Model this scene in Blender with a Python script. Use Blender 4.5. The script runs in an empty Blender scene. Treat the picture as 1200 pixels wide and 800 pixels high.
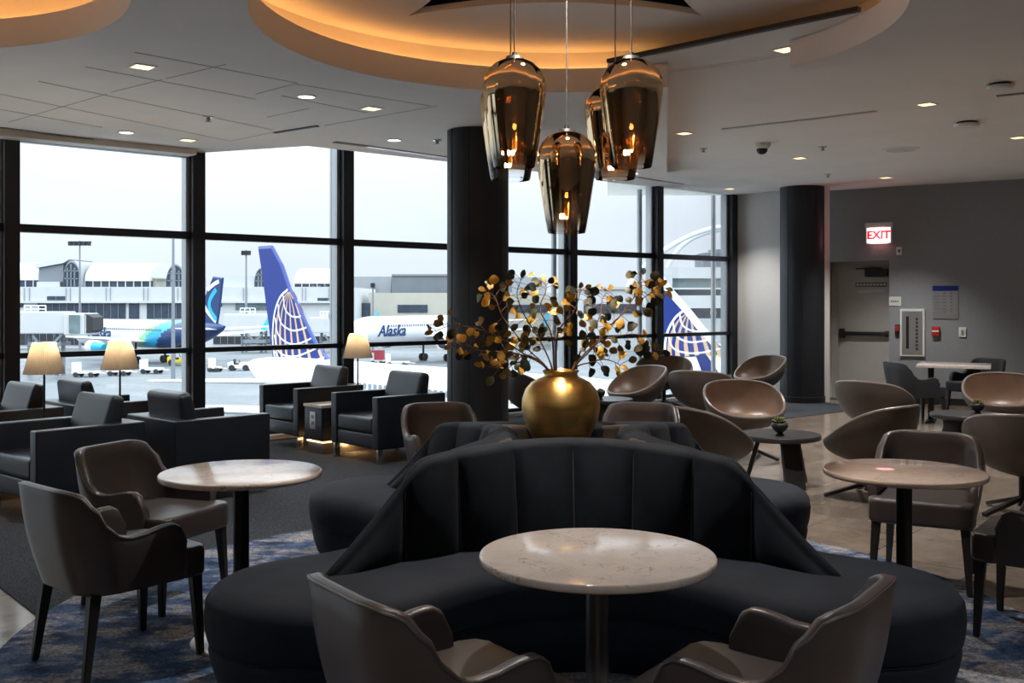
import bpy, bmesh, math, random
from mathutils import Vector, Matrix
R = math.radians
PI = math.pi
rnd = random.Random(7)
scene = bpy.context.scene
COL = scene.collection

# ------------------------------------------------------------------ camera model (1200x800 frame)
SKY, EXPO, DL = 3.4, 1.0, 8.0
DLC, DLN = (1, .96, .91), (.94, .98, 1.0)
EYE, F, CX, HY = 1.5, 1200.0, 600.0, 354.0
def W(px, py, Y):                       # a pixel at a known distance
    return Vector(((px - CX) / F * Y, Y, EYE - (py - HY) / F * Y))
def onZ(px, py, Z):                     # a pixel on a horizontal plane
    Y = (EYE - Z) * F / (py - HY)
    return Vector(((px - CX) / F * Y, Y, Z))
def floor_pt(px, py): return onZ(px, py, 0.0)

# ------------------------------------------------------------------ materials
MATS = {}
def _new(name):
    m = bpy.data.materials.new(name); m.use_nodes = True
    nt = m.node_tree; b = nt.nodes['Principled BSDF']
    MATS[name] = m
    return m, nt, b
def _ramp(nt, stops):
    r = nt.nodes.new('ShaderNodeValToRGB'); e = r.color_ramp.elements
    while len(e) < len(stops): e.new(0.5)
    for i, (p, c) in enumerate(stops):
        e[i].position = p; e[i].color = (*c, 1) if len(c) == 3 else c
    return r
def _coord(nt, scale=(1, 1, 1)):
    t = nt.nodes.new('ShaderNodeTexCoord'); mp = nt.nodes.new('ShaderNodeMapping')
    mp.inputs['Scale'].default_value = scale
    nt.links.new(t.outputs['Object'], mp.inputs['Vector'])
    return mp.outputs['Vector']
def _noise(nt, vec, scale, detail=4, rough=.6):
    n = nt.nodes.new('ShaderNodeTexNoise')
    n.inputs['Scale'].default_value = scale; n.inputs['Detail'].default_value = detail
    n.inputs['Roughness'].default_value = rough
    nt.links.new(vec, n.inputs['Vector'])
    return n.outputs['Fac']
def _bump(nt, b, h, strength, dist=.01):
    bp = nt.nodes.new('ShaderNodeBump'); bp.inputs['Strength'].default_value = strength
    bp.inputs['Distance'].default_value = dist
    nt.links.new(h, bp.inputs['Height']); nt.links.new(bp.outputs['Normal'], b.inputs['Normal'])
def pbr(name, col, rough=.5, metal=0, var=.12, vscale=6, bump=0, bscale=300, spec=.5, sheen=0, coat=0, stretch=(1, 1, 1), sheen_rough=.4):
    m, nt, b = _new(name)
    v = _coord(nt, stretch)
    f = _noise(nt, v, vscale)
    c0 = tuple(max(0, x * (1 - var)) for x in col); c1 = tuple(min(1, x * (1 + var)) for x in col)
    r = _ramp(nt, [(.3, c0), (.7, c1)])
    nt.links.new(f, r.inputs['Fac']); nt.links.new(r.outputs['Color'], b.inputs['Base Color'])
    b.inputs['Roughness'].default_value = rough; b.inputs['Metallic'].default_value = metal
    b.inputs['Specular IOR Level'].default_value = spec
    if sheen:
        b.inputs['Sheen Weight'].default_value = sheen; b.inputs['Sheen Roughness'].default_value = sheen_rough
    if coat:
        b.inputs['Coat Weight'].default_value = coat; b.inputs['Coat Roughness'].default_value = .05
    if bump:
        _bump(nt, b, _noise(nt, v, bscale, 3), bump)
    return m
def emis(name, col, s):
    m, nt, b = _new(name)
    b.inputs['Base Color'].default_value = (*[min(1, c) for c in col], 1)
    b.inputs['Emission Color'].default_value = (*col, 1); b.inputs['Emission Strength'].default_value = s
    return m

pbr('ceiling_paint', (.80, .775, .745), .9, var=.03, vscale=2)
pbr('ceiling_tile', (.47, .445, .42), .95, var=.05, vscale=40, bump=.15, bscale=200)
pbr('fascia_paint', (.6, .57, .54), .8, var=.03)
pbr('seam_dark', (.30, .285, .27), .9)
pbr('slot_dark', (.012, .012, .014), .6)
pbr('slot_metal', (.5, .5, .5), .35, metal=.6)
pbr('wall_cloth', (.27, .285, .305), .85, var=.12, vscale=30, bump=.3, bscale=120, stretch=(1, 1, 6))
pbr('wall_cloth_lit', (.72, .71, .70), .85, var=.07, vscale=30, bump=.3, bscale=120, stretch=(1, 1, 6))  # lit copy of the wall cloth: window daylight put into the colour
pbr('wall_plain', (.36, .33, .30), .85)
pbr('frame_navy', (.010, .012, .018), .42, var=.1)
pbr('aluminium', (.42, .44, .46), .35, metal=.7, var=.05)
pbr('sill_white', (.75, .76, .77), .5, var=.05)
pbr('column_wrap', (.012, .015, .021), .55, var=.15, vscale=3)
pbr('leather_black', (.0135, .019, .028), .34, var=.2, vscale=5, bump=.12, bscale=260)
pbr('leather_taupe', (.066, .053, .052), .34, var=.12, vscale=5, bump=.10, bscale=300)
pbr('leather_seat', (.048, .038, .036), .36, var=.12, vscale=5, bump=.10, bscale=300)
pbr('leather_tan', (.150, .088, .056), .36, var=.15, vscale=5, bump=.08, bscale=260)
pbr('leather_tan_outer', (.075, .059, .050), .5, var=.12, vscale=8, bump=.12, bscale=260)
pbr('rim_piping', (.13, .105, .09), .38)
pbr('cloth_charcoal', (.02, .022, .027), .85, var=.15, bump=.2)
pbr('velvet', (.0105, .0150, .0225), .8, var=.30, vscale=9, bump=.3, bscale=420, spec=.2, sheen=.035, sheen_rough=.35)
pbr('velvet_seat', (.0120, .0160, .0245), .8, var=.30, vscale=5, bump=.3, bscale=420, spec=.2, sheen=.04, sheen_rough=.35)
pbr('velvet_brown', (.045, .032, .024), .85, var=.2, vscale=6, bump=.2, bscale=400, sheen=.15)
pbr('leg_dark', (.016, .014, .014), .45, var=.15)
pbr('wood_dark', (.020, .019, .020), .42, var=.3, vscale=8, stretch=(1, 12, 1))
pbr('metal_black', (.016, .017, .019), .38, metal=.3)
pbr('metal_grey', (.16, .16, .165), .32, metal=.7)
pbr('chrome', (.72, .73, .75), .16, metal=1, var=.02)
pbr('plate_satin', (.62, .66, .70), .3, metal=.85, var=.03)
pbr('plastic_white', (.72, .72, .70), .45, var=.02)
pbr('plastic_black', (.012, .012, .014), .5)
pbr('plastic_red', (.45, .02, .02), .4)
pbr('door_paint', (.46, .445, .42), .55, var=.04)
pbr('jamb_paint', (.40, .385, .36), .55, var=.04)
pbr('succulent', (.12, .13, .04), .6, var=.5, vscale=40)
pbr('leaf_gold', (.62, .35, .05), .5, var=.35, vscale=14)
pbr('leaf_olive', (.095, .095, .045), .5, var=.4, vscale=14)
pbr('leaf_dark', (.030, .040, .038), .5, var=.35, vscale=14)
pbr('stem_brown', (.16, .075, .04), .6, var=.3, vscale=30)
# outdoors
pbr('concrete_white', (.52, .53, .545), .8, var=.05, vscale=.3)
pbr('concrete_cream', (.46, .435, .375), .8, var=.05, vscale=.3)
pbr('concrete_grey', (.15, .17, .195), .8, var=.08, vscale=.3)
pbr('roof_white', (.56, .575, .59), .6, var=.03, vscale=.3)
pbr('roof_shade', (.30, .315, .335), .7, var=.05, vscale=.3)
pbr('far_glass', (.035, .05, .075), .25, var=.3, vscale=.6)
pbr('far_green_glass', (.13, .18, .19), .25, var=.3, vscale=.6)
pbr('far_steel', (.20, .22, .25), .5, var=.1)
pbr('rubber', (.03, .03, .035), .8)
pbr('plane_white', (.66, .675, .70), .3, var=.02, vscale=.2)
pbr('plane_grey', (.55, .57, .60), .4, var=.03)
pbr('livery_blue', (.006, .026, .20), .3, var=.05)
pbr('livery_navy', (.008, .035, .13), .35, var=.05)
pbr('livery_teal', (.01, .20, .42), .35, var=.05)
pbr('livery_sky', (.02, .36, .62), .35, var=.05)
pbr('livery_green', (.22, .50, .22), .35, var=.05)
pbr('livery_gold', (.62, .40, .26), .4, var=.05)
pbr('paint_white', (.82, .83, .84), .4, var=.02)
pbr('paint_yellow', (.72, .55, .03), .4, var=.1)
pbr('paint_lime', (.75, .75, .08), .4, var=.1)
pbr('paint_red', (.50, .06, .09), .5, var=.1)
pbr('arch_white', (.72, .74, .77), .7, var=.03)
emis('led_warm', (1.0, .50, .15), 2.9)
emis('lens_warm', (1.0, .66, .32), 1.3)
emis('lens_white', (1.0, .95, .88), 2.2)
emis('bulb_warm', (1.0, .62, .24), 30)
emis('lamp_bulb', (1.0, .68, .34), 14)
emis('exit_face', (1.0, .72, .74), 1.1)
emis('exit_red', (.75, .0, .01), .7)
emis('glow_white', (1, 1, 1), 3)

def special():
    # polished round table stone
    for nm, a, b_, vein in (('stone_cream', (.66, .585, .54), (.56, .49, .45), (.26, .21, .19)), ('stone_tan', (.56, .435, .36), (.47, .36, .30), (.24, .18, .15))):
        m, nt, b = _new(nm); v = _coord(nt)
        f = _noise(nt, v, 9, 8, .65); r = _ramp(nt, [(.30, b_), (.55, a), (.8, tuple(min(1, x * 1.06) for x in a))])
        nt.links.new(f, r.inputs['Fac'])
        wv = nt.nodes.new('ShaderNodeTexVoronoi'); wv.feature = 'DISTANCE_TO_EDGE'; wv.inputs['Scale'].default_value = 7
        d = nt.nodes.new('ShaderNodeTexNoise'); d.inputs['Scale'].default_value = 5; d.inputs['Detail'].default_value = 6
        nt.links.new(v, d.inputs['Vector'])
        add = nt.nodes.new('ShaderNodeVectorMath'); add.operation = 'MULTIPLY_ADD'; add.inputs[1].default_value = (.7, .7, .7)
        nt.links.new(d.outputs['Color'], add.inputs[0]); nt.links.new(v, add.inputs[2])
        nt.links.new(add.outputs[0], wv.inputs['Vector'])
        r2 = _ramp(nt, [(0, (1, 1, 1)), (.03, (0, 0, 0))]); nt.links.new(wv.outputs['Distance'], r2.inputs['Fac'])
        n3 = _noise(nt, v, 14, 2); r3 = _ramp(nt, [(.46, (0, 0, 0)), (.62, (.9, .9, .9))]); nt.links.new(n3, r3.inputs['Fac'])
        mu = nt.nodes.new('ShaderNodeMath'); mu.operation = 'MULTIPLY'
        nt.links.new(r2.outputs['Color'], mu.inputs[0]); nt.links.new(r3.outputs['Color'], mu.inputs[1])
        mx = nt.nodes.new('ShaderNodeMix'); mx.data_type = 'RGBA'
        nt.links.new(mu.outputs[0], mx.inputs[0]); nt.links.new(r.outputs['Color'], mx.inputs[6]); mx.inputs[7].default_value = (*vein, 1)
        nt.links.new(mx.outputs[2], b.inputs['Base Color'])
        b.inputs['Roughness'].default_value = .11 if nm == 'stone_cream' else .07; b.inputs['Specular IOR Level'].default_value = .12 if nm == 'stone_cream' else .35
    # brushed gold
    m, nt, b = _new('gold_brushed'); v = _coord(nt, (1, 1, 14))
    f = _noise(nt, v, 14, 6, .7); r = _ramp(nt, [(.25, (.60, .37, .12)), (.75, (.76, .49, .17))])
    nt.links.new(f, r.inputs['Fac']); nt.links.new(r.outputs['Color'], b.inputs['Base Color'])
    b.inputs['Metallic'].default_value = 1; b.inputs['Roughness'].default_value = .34
    b.inputs['Anisotropic'].default_value = .75; b.inputs['Anisotropic Rotation'].default_value = .25
    _bump(nt, b, _noise(nt, v, 60, 3), .03, .002)
    # mottled gold glass fading to clear at the open end (object Z: 0 top .. -1 per unit height)
    m, nt, b = _new('mirror_glass'); out = nt.nodes['Material Output']; nt.nodes.remove(b)
    tc = nt.nodes.new('ShaderNodeTexCoord'); sp = nt.nodes.new('ShaderNodeSeparateXYZ'); nt.links.new(tc.outputs['Object'], sp.inputs[0])
    mr = nt.nodes.new('ShaderNodeMapRange'); mr.inputs[1].default_value = -.52; mr.inputs[2].default_value = -.37
    nt.links.new(sp.outputs['Z'], mr.inputs[0])
    rm = _ramp(nt, [(0, (0, 0, 0)), (.35, (.12, .12, .12)), (.68, (.62, .62, .62)), (1, (.93, .93, .93))]); nt.links.new(mr.outputs[0], rm.inputs['Fac'])
    gl = nt.nodes.new('ShaderNodeBsdfGlossy'); gl.inputs['Roughness'].default_value = .03
    gcol = _ramp(nt, [(0, (.85, .88, .9)), (.4, (.90, .80, .66)), (1, (.88, .66, .42))]); nt.links.new(mr.outputs[0], gcol.inputs['Fac'])
    nt.links.new(gcol.outputs['Color'], gl.inputs['Color'])
    tr = nt.nodes.new('ShaderNodeBsdfTransparent')
    tcol = _ramp(nt, [(0, (.93, .95, .97)), (.5, (.62, .5, .36)), (1, (.40, .26, .12))]); nt.links.new(mr.outputs[0], tcol.inputs['Fac'])
    nt.links.new(tcol.outputs['Color'], tr.inputs['Color'])
    fr = nt.nodes.new('ShaderNodeFresnel'); fr.inputs['IOR'].default_value = 1.5
    mxm = nt.nodes.new('ShaderNodeMath'); mxm.operation = 'MAXIMUM'
    nt.links.new(fr.outputs[0], mxm.inputs[0]); nt.links.new(rm.outputs['Color'], mxm.inputs[1])
    mx = nt.nodes.new('ShaderNodeMixShader'); nt.links.new(mxm.outputs[0], mx.inputs[0]); nt.links.new(tr.outputs[0], mx.inputs[1]); nt.links.new(gl.outputs[0], mx.inputs[2])
    nt.links.new(mx.outputs[0], out.inputs['Surface'])
    # window glass
    m, nt, b = _new('window_glass'); out = nt.nodes['Material Output']; nt.nodes.remove(b)
    tr = nt.nodes.new('ShaderNodeBsdfTransparent'); tr.inputs['Color'].default_value = (.965, .98, .985, 1)
    gl = nt.nodes.new('ShaderNodeBsdfGlossy'); gl.inputs['Roughness'].default_value = .01
    fr = nt.nodes.new('ShaderNodeFresnel'); fr.inputs['IOR'].default_value = 1.25
    mx = nt.nodes.new('ShaderNodeMixShader'); nt.links.new(fr.outputs[0], mx.inputs[0]); nt.links.new(tr.outputs[0], mx.inputs[1]); nt.links.new(gl.outputs[0], mx.inputs[2])
    nt.links.new(mx.outputs[0], out.inputs['Surface'])
    # pleated translucent lamp shade
    m, nt, b = _new('shade_pleated'); out = nt.nodes['Material Output']; nt.nodes.remove(b)
    v = _coord(nt); 
    df = nt.nodes.new('ShaderNodeBsdfDiffuse'); df.inputs['Color'].default_value = (.40, .40, .41, 1)
    gl = nt.nodes.new('ShaderNodeBsdfGlossy'); gl.inputs['Roughness'].default_value = .25; gl.inputs['Color'].default_value = (.6, .6, .62, 1)
    tl = nt.nodes.new('ShaderNodeBsdfTranslucent'); tl.inputs['Color'].default_value = (.50, .44, .36, 1)
    m1 = nt.nodes.new('ShaderNodeMixShader'); m1.inputs[0].default_value = .45; nt.links.new(df.outputs[0], m1.inputs[1]); nt.links.new(gl.outputs[0], m1.inputs[2])
    m2 = nt.nodes.new('ShaderNodeMixShader'); m2.inputs[0].default_value = .22; nt.links.new(m1.outputs[0], m2.inputs[1]); nt.links.new(tl.outputs[0], m2.inputs[2])
    nt.links.new(m2.outputs[0], out.inputs['Surface'])
    # carpet
    m, nt, b = _new('carpet_pile'); v = _coord(nt)
    f = _noise(nt, v, 110, 5, .8); r = _ramp(nt, [(.35, (.015, .018, .024)), (.5, (.040, .045, .055)), (.68, (.13, .14, .155))]); nt.links.new(f, r.inputs['Fac'])
    nt.links.new(r.outputs['Color'], b.inputs['Base Color']); b.inputs['Roughness'].default_value = .95; b.inputs['Specular IOR Level'].default_value = .1
    _bump(nt, b, f, .7, .01)
    # blue rug with worn cream patches
    m, nt, b = _new('rug_pile'); v = _coord(nt)
    f1 = _noise(nt, v, 3.4, 10, .74); f2 = _noise(nt, v, 38, 6, .8)
    v3 = _coord(nt, (1.0, 1.7, 1)); f3 = _noise(nt, v3, 3.0, 9, .70)
    r1 = _ramp(nt, [(.36, (.014, .026, .058)), (.46, (.032, .060, .130)), (.56, (.080, .125, .215)), (.70, (.22, .255, .30))]); nt.links.new(f1, r1.inputs['Fac'])
    r2 = _ramp(nt, [(.47, (0, 0, 0)), (.56, (.8, .8, .8)), (.70, (1, 1, 1))]); nt.links.new(f3, r2.inputs['Fac'])
    r3 = _ramp(nt, [(.36, (.1, .1, .1)), (.62, (1, 1, 1))]); nt.links.new(f2, r3.inputs['Fac'])
    mu = nt.nodes.new('ShaderNodeMath'); mu.operation = 'MULTIPLY'; nt.links.new(r2.outputs['Color'], mu.inputs[0]); nt.links.new(r3.outputs['Color'], mu.inputs[1])
    mx = nt.nodes.new('ShaderNodeMix'); mx.data_type = 'RGBA'; nt.links.new(mu.outputs[0], mx.inputs[0]); nt.links.new(r1.outputs['Color'], mx.inputs[6]); mx.inputs[7].default_value = (.46, .42, .38, 1)
    f4 = _noise(nt, v, 75, 4, .8); r4 = _ramp(nt, [(.36, (.45, .45, .45)), (.62, (1.5, 1.5, 1.5))]); nt.links.new(f4, r4.inputs['Fac'])
    m4 = nt.nodes.new('ShaderNodeMix'); m4.data_type = 'RGBA'; m4.blend_type = 'MULTIPLY'; m4.inputs[0].default_value = .9
    nt.links.new(mx.outputs[2], m4.inputs[6]); nt.links.new(r4.outputs['Color'], m4.inputs[7]); nt.links.new(m4.outputs[2], b.inputs['Base Color']); b.inputs['Roughness'].default_value = .95; b.inputs['Specular IOR Level'].default_value = .1
    _bump(nt, b, f2, .6, .01)
    # polished stone floor
    m, nt, b = _new('floor_stone'); v = _coord(nt)
    mp = v.node; mp.inputs['Rotation'].default_value = (0, 0, R(-49))
    br = nt.nodes.new('ShaderNodeTexBrick'); br.offset = .5; br.inputs['Scale'].default_value = 1
    br.inputs['Brick Width'].default_value = 1.2; br.inputs['Row Height'].default_value = .6; br.inputs['Mortar Size'].default_value = .004
    br.inputs['Color1'].default_value = (1, 1, 1, 1); br.inputs['Color2'].default_value = (.86, .86, .86, 1); br.inputs['Mortar'].default_value = (.45, .45, .45, 1)
    nt.links.new(v, br.inputs['Vector'])
    f = _noise(nt, v, 3.2, 9, .7); r = _ramp(nt, [(.3, (.165, .125, .096)), (.55, (.235, .188, .150)), (.75, (.29, .24, .20))]); nt.links.new(f, r.inputs['Fac'])
    mx = nt.nodes.new('ShaderNodeMix'); mx.data_type = 'RGBA'; mx.blend_type = 'MULTIPLY'; mx.inputs[0].default_value = 1
    nt.links.new(r.outputs['Color'], mx.inputs[6]); nt.links.new(br.outputs['Color'], mx.inputs[7]); nt.links.new(mx.outputs[2], b.inputs['Base Color'])
    rr = _ramp(nt, [(.3, (.11, .11, .11)), (.7, (.22, .22, .22))]); nt.links.new(f, rr.inputs['Fac']); nt.links.new(rr.outputs['Color'], b.inputs['Roughness'])
    # wet apron
    m, nt, b = _new('apron'); v = _coord(nt)
    f = _noise(nt, v, .05, 8, .7); r = _ramp(nt, [(.35, (.11, .12, .13)), (.6, (.20, .215, .23))]); nt.links.new(f, r.inputs['Fac']); nt.links.new(r.outputs['Color'], b.inputs['Base Color'])
    rr = _ramp(nt, [(.38, (.25, .25, .25)), (.5, (.8, .8, .8))]); nt.links.new(f, rr.inputs['Fac']); nt.links.new(rr.outputs['Color'], b.inputs['Roughness']); b.inputs['Specular IOR Level'].default_value = .18
pbr('seam_highlight', (.06, .06, .066), .7)  # lighter than the velvet: thin seam highlights put into the colour
pbr('bounce_white', (.72, .73, .74), .8)  # pale surface for the added bounce slab outside
emis('glow_led', (1.0, .52, .17), 5)
special()

# ------------------------------------------------------------------ mesh helpers
def BM(): return bmesh.new()
def merge(bm, t, M=None):
    if M is not None: bmesh.ops.transform(t, matrix=M, verts=t.verts)
    me = bpy.data.meshes.new('t'); t.to_mesh(me); t.free(); bm.from_mesh(me); bpy.data.meshes.remove(me)
    return bm
def box(bm, size, loc, bevel=0, seg=2, M=None):
    t = bmesh.new(); bmesh.ops.create_cube(t, size=1)
    bmesh.ops.scale(t, vec=size, verts=t.verts)
    if bevel: bmesh.ops.bevel(t, geom=t.edges[:], offset=bevel, segments=seg, affect='EDGES', profile=.6)
    bmesh.ops.translate(t, vec=loc, verts=t.verts)
    return merge(bm, t, M)
def boxb(bm, lo, hi, bevel=0, seg=2, M=None):
    lo, hi = Vector(lo), Vector(hi)
    return box(bm, hi - lo, (lo + hi) / 2, bevel, seg, M)
def prism(bm, poly, z0, z1, bevel=0, seg=2, M=None):
    t = bmesh.new()
    vs = [t.verts.new((p[0], p[1], z0)) for p in poly]
    f = t.faces.new(vs)
    ex = bmesh.ops.extrude_face_region(t, geom=[f])
    bmesh.ops.translate(t, vec=(0, 0, z1 - z0), verts=[v for v in ex['geom'] if isinstance(v, bmesh.types.BMVert)])
    bmesh.ops.recalc_face_normals(t, faces=t.faces[:])
    if bevel: bmesh.ops.bevel(t, geom=t.edges[:], offset=bevel, segments=seg, affect='EDGES', profile=.6)
    return merge(bm, t, M)
def loft(bm, rings, close=True, cap0=True, cap1=True):
    vr = [[bm.verts.new(p) for p in r] for r in rings]
    n = len(vr[0])
    for a, b in zip(vr, vr[1:]):
        for i in range(n if close else n - 1):
            j = (i + 1) % n
            try: bm.faces.new((a[i], a[j], b[j], b[i]))
            except ValueError: pass
    if cap0: bm.faces.new(list(reversed(vr[0])))
    if cap1: bm.faces.new(vr[-1])
    bmesh.ops.recalc_face_normals(bm, faces=bm.faces[:])
    return bm
def lathe(bm, prof, seg=32, loc=(0, 0, 0), M=None, caps=True):
    t = bmesh.new()
    rings = [[(r * math.cos(2 * PI * k / seg), r * math.sin(2 * PI * k / seg), z) for k in range(seg)] for r, z in prof]
    loft(t, rings, True, caps, caps)
    bmesh.ops.translate(t, vec=loc, verts=t.verts)
    return merge(bm, t, M)
def tube(bm, pts, rad, seg=8, close=False):
    pts = [Vector(p) for p in pts]
    rads = rad if isinstance(rad, (list, tuple)) else [rad] * len(pts)
    rings = []
    up = Vector((0, 0, 1))
    for i, p in enumerate(pts):
        a = pts[max(0, i - 1)]; b = pts[min(len(pts) - 1, i + 1)]
        d = (b - a).normalized()
        u = d.cross(up)
        if u.length < 1e-3: u = d.cross(Vector((0, 1, 0)))
        u.normalize(); w = u.cross(d).normalized()
        rings.append([p + rads[i] * (math.cos(2 * PI * k / seg) * u + math.sin(2 * PI * k / seg) * w) for k in range(seg)])
    t = bmesh.new(); loft(t, rings)
    return merge(bm, t)
def bar(bm, a, b, w, h=None, bevel=0):          # rectangular bar from a to b
    a, b = Vector(a), Vector(b); h = h or w
    d = b - a; L = d.length; q = d.to_track_quat('Z', 'Y')
    return box(bm, (w, h, L), (0, 0, L / 2), bevel, 2, Matrix.Translation(a) @ q.to_matrix().to_4x4())
def taper(bm, a, b, wa, wb):                     # square tapered leg
    a, b = Vector(a), Vector(b)
    def ring(c, w): return [(c.x - w, c.y - w, c.z), (c.x + w, c.y - w, c.z), (c.x + w, c.y + w, c.z), (c.x - w, c.y + w, c.z)]
    t = bmesh.new(); loft(t, [ring(a, wa), ring(b, wb)])
    bmesh.ops.bevel(t, geom=t.edges[:], offset=min(wa, wb) * .3, segments=2, affect='EDGES')
    return merge(bm, t)
def crom(pts, n):                                # Catmull-Rom through points
    pts = [Vector(p) for p in pts]; P = [2 * pts[0] - pts[1]] + pts + [2 * pts[-1] - pts[-2]]
    out = []
    for i in range(len(pts) - 1):
        for k in range(n):
            t = k / n; a, b, c, d = P[i:i + 4]
            out.append(.5 * ((2 * b) + (c - a) * t + (2 * a - 5 * b + 4 * c - d) * t * t + (3 * b - a - 3 * c + d) * t ** 3))
    out.append(pts[-1]); return out
def interp(tab, x):
    if x <= tab[0][0]: return tab[0][1]
    for (x0, y0), (x1, y1) in zip(tab, tab[1:]):
        if x <= x1:
            t = (x - x0) / (x1 - x0); t = t * t * (3 - 2 * t) if abs(x1 - x0) > .03 else t
            return y0 + (y1 - y0) * t
    return tab[-1][1]
def sstep(a, b, x):
    t = max(0, min(1, (x - a) / (b - a))); return t * t * (3 - 2 * t)
def obj(name, bm, mat, parent=None, smooth=38, loc=None, rotz=0):
    me = bpy.data.meshes.new(name)
    bmesh.ops.recalc_face_normals(bm, faces=bm.faces[:])
    bm.to_mesh(me); bm.free()
    for m in (mat if isinstance(mat, (list, tuple)) else [mat]): me.materials.append(MATS[m])
    if smooth:
        me.polygons.foreach_set('use_smooth', [True] * len(me.polygons))
        try: me.set_sharp_from_angle(angle=R(smooth))
        except Exception: pass
    o = bpy.data.objects.new(name, me); COL.objects.link(o)
    if parent: o.parent = parent
    if loc is not None: o.location = loc
    if rotz: o.rotation_euler = (0, 0, rotz)
    return o
def tag(o, label, cat, group=None):
    o['label'] = label; o['category'] = cat
    if group: o['group'] = group
    return o
def thing(name, label, cat, loc=(0, 0, 0), rotz=0, group=None):
    o = bpy.data.objects.new(name, None); COL.objects.link(o); o.empty_display_size = .1
    o.location = loc; o.rotation_euler = (0, 0, rotz)
    return tag(o, label, cat, group)
def struct(name, bm, mat, parent=None, smooth=30):
    o = obj(name, bm, mat, parent, smooth)
    if not parent: o['kind'] = 'structure'
    return o
def dup(root, label, loc, rotz=0):
    c = root.copy(); COL.objects.link(c); c['label'] = label; c.location = loc; c.rotation_euler = (0, 0, rotz)
    for ch in list(root.children):
        d = ch.copy(); COL.objects.link(d); d.parent = c
        for g in list(ch.children):
            e = g.copy(); COL.objects.link(e); e.parent = d
    return c
def light(kind, name, parent, loc, energy, col, size=.05, spot=None, blend=.6):
    l = bpy.data.lights.new(name, kind); l.energy = energy; l.color = col
    if kind == 'AREA': l.size = size
    else: l.shadow_soft_size = size
    if spot: l.spot_size = R(spot); l.spot_blend = blend
    o = bpy.data.objects.new(name, l); COL.objects.link(o); o.location = loc
    if parent: o.parent = parent
    return o
def text_bm(bm, s, size, M, extrude=.004, shear=0, align='CENTER', bold=0):
    c = bpy.data.curves.new('t', 'FONT'); c.body = s; c.size = size; c.extrude = extrude; c.shear = shear
    c.align_x = align; c.align_y = 'CENTER'; c.offset = bold; c.resolution_u = 3
    o = bpy.data.objects.new('t', c); COL.objects.link(o)
    bpy.context.view_layer.update()
    me = bpy.data.meshes.new_from_object(o.evaluated_get(bpy.context.evaluated_depsgraph_get()))
    bpy.data.objects.remove(o); bpy.data.curves.remove(c)
    t = bmesh.new(); t.from_mesh(me); bpy.data.meshes.remove(me)
    return merge(bm, t, M)
# ================================================================== ROOM
ZL, ZH, ZR = 3.05, 3.23, 3.40             # low ceiling, high ceiling, ceiling inside the ring
A0 = Vector((-4.68, 9.53, 0)); BAY = Vector((1.3667, 1.172, 0)); U = BAY.normalized(); N = Vector((U.y, -U.x, 0))
WE = A0 + BAY * 6
def win(k, off=0.0, z=0.0): p = A0 + BAY * k + N * off; return Vector((p.x, p.y, z))
MU = Matrix(((U.x, N.x, 0, A0.x), (U.y, N.y, 0, A0.y), (0, 0, 1, 0), (0, 0, 0, 1)))   # local x along the glass, y into the room
BL = BAY.length

W1 = Vector((4.72, 16.02, 0)); WD = Vector((2.34, -1.57, 0)).normalized(); WN = Vector((-WD.y, WD.x, 0))  # door wall, WN points out of the room
MW = Matrix(((WD.x, WN.x, 0, W1.x), (WD.y, WN.y, 0, W1.y), (0, 0, 1, 0), (0, 0, 0, 1)))
def on_wall(px, py):                      # pixel -> (s along wall, z)
    k = (px - CX) / F
    s = (k * W1.y - W1.x) / (WD.x - k * WD.y)
    Y = W1.y + WD.y * s
    return s, EYE - (py - HY) / F * Y

# ---- floor, carpet
bm = BM(); boxb(bm, (-14, -6.2, -.2), (13, 18, 0)); 
bm2 = BM()
WL = win(-5); 
fl = [(-13.2, -6.2), (12.4, -6.2), (12.4, 11.2), (7.2, 14.5), (4.8, 16.2), (WE.x + .2, WE.y), (WL.x, WL.y), (-13.2, 2.2)]
bm.free(); bm = BM(); prism(bm, fl, -.25, 0); struct('floor', bm, 'floor_stone')
c0 = Vector((-2.25, 4.85, 0)); tt = 0
k0 = c0 - N * (abs((c0 - A0).dot(N)))
band = WE + N * 2.57
cp = [(-.9, 3.3), (k0.x, k0.y), (WE.x, WE.y), (band.x, band.y), (.41, 10.5), (.6, 5.2)]
bm = BM(); prism(bm, cp, .0005, .007); struct('carpet', bm, 'carpet_pile')
bm = BM(); lathe(bm, [(2.33, .002), (2.35, .005), (2.345, .0105), (2.31, .012)], 96)
tag(obj('rug', bm, 'rug_pile', loc=(.10, 4.85, 0)), 'large round blue rug with worn cream patches under the clover shaped sofa', 'rug')

# ---- ceiling
CC = Vector((.344, 5.79, 0)); CR = 1.78
def circ(a, r=CR): return (CC.x + r * math.cos(R(a)), CC.y + r * math.sin(R(a)))
pB = win(.98); p2 = onZ(360, 171, ZL); d1 = Vector((.150, 1, 0))
q0 = Vector((*circ(64), 0))
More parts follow.
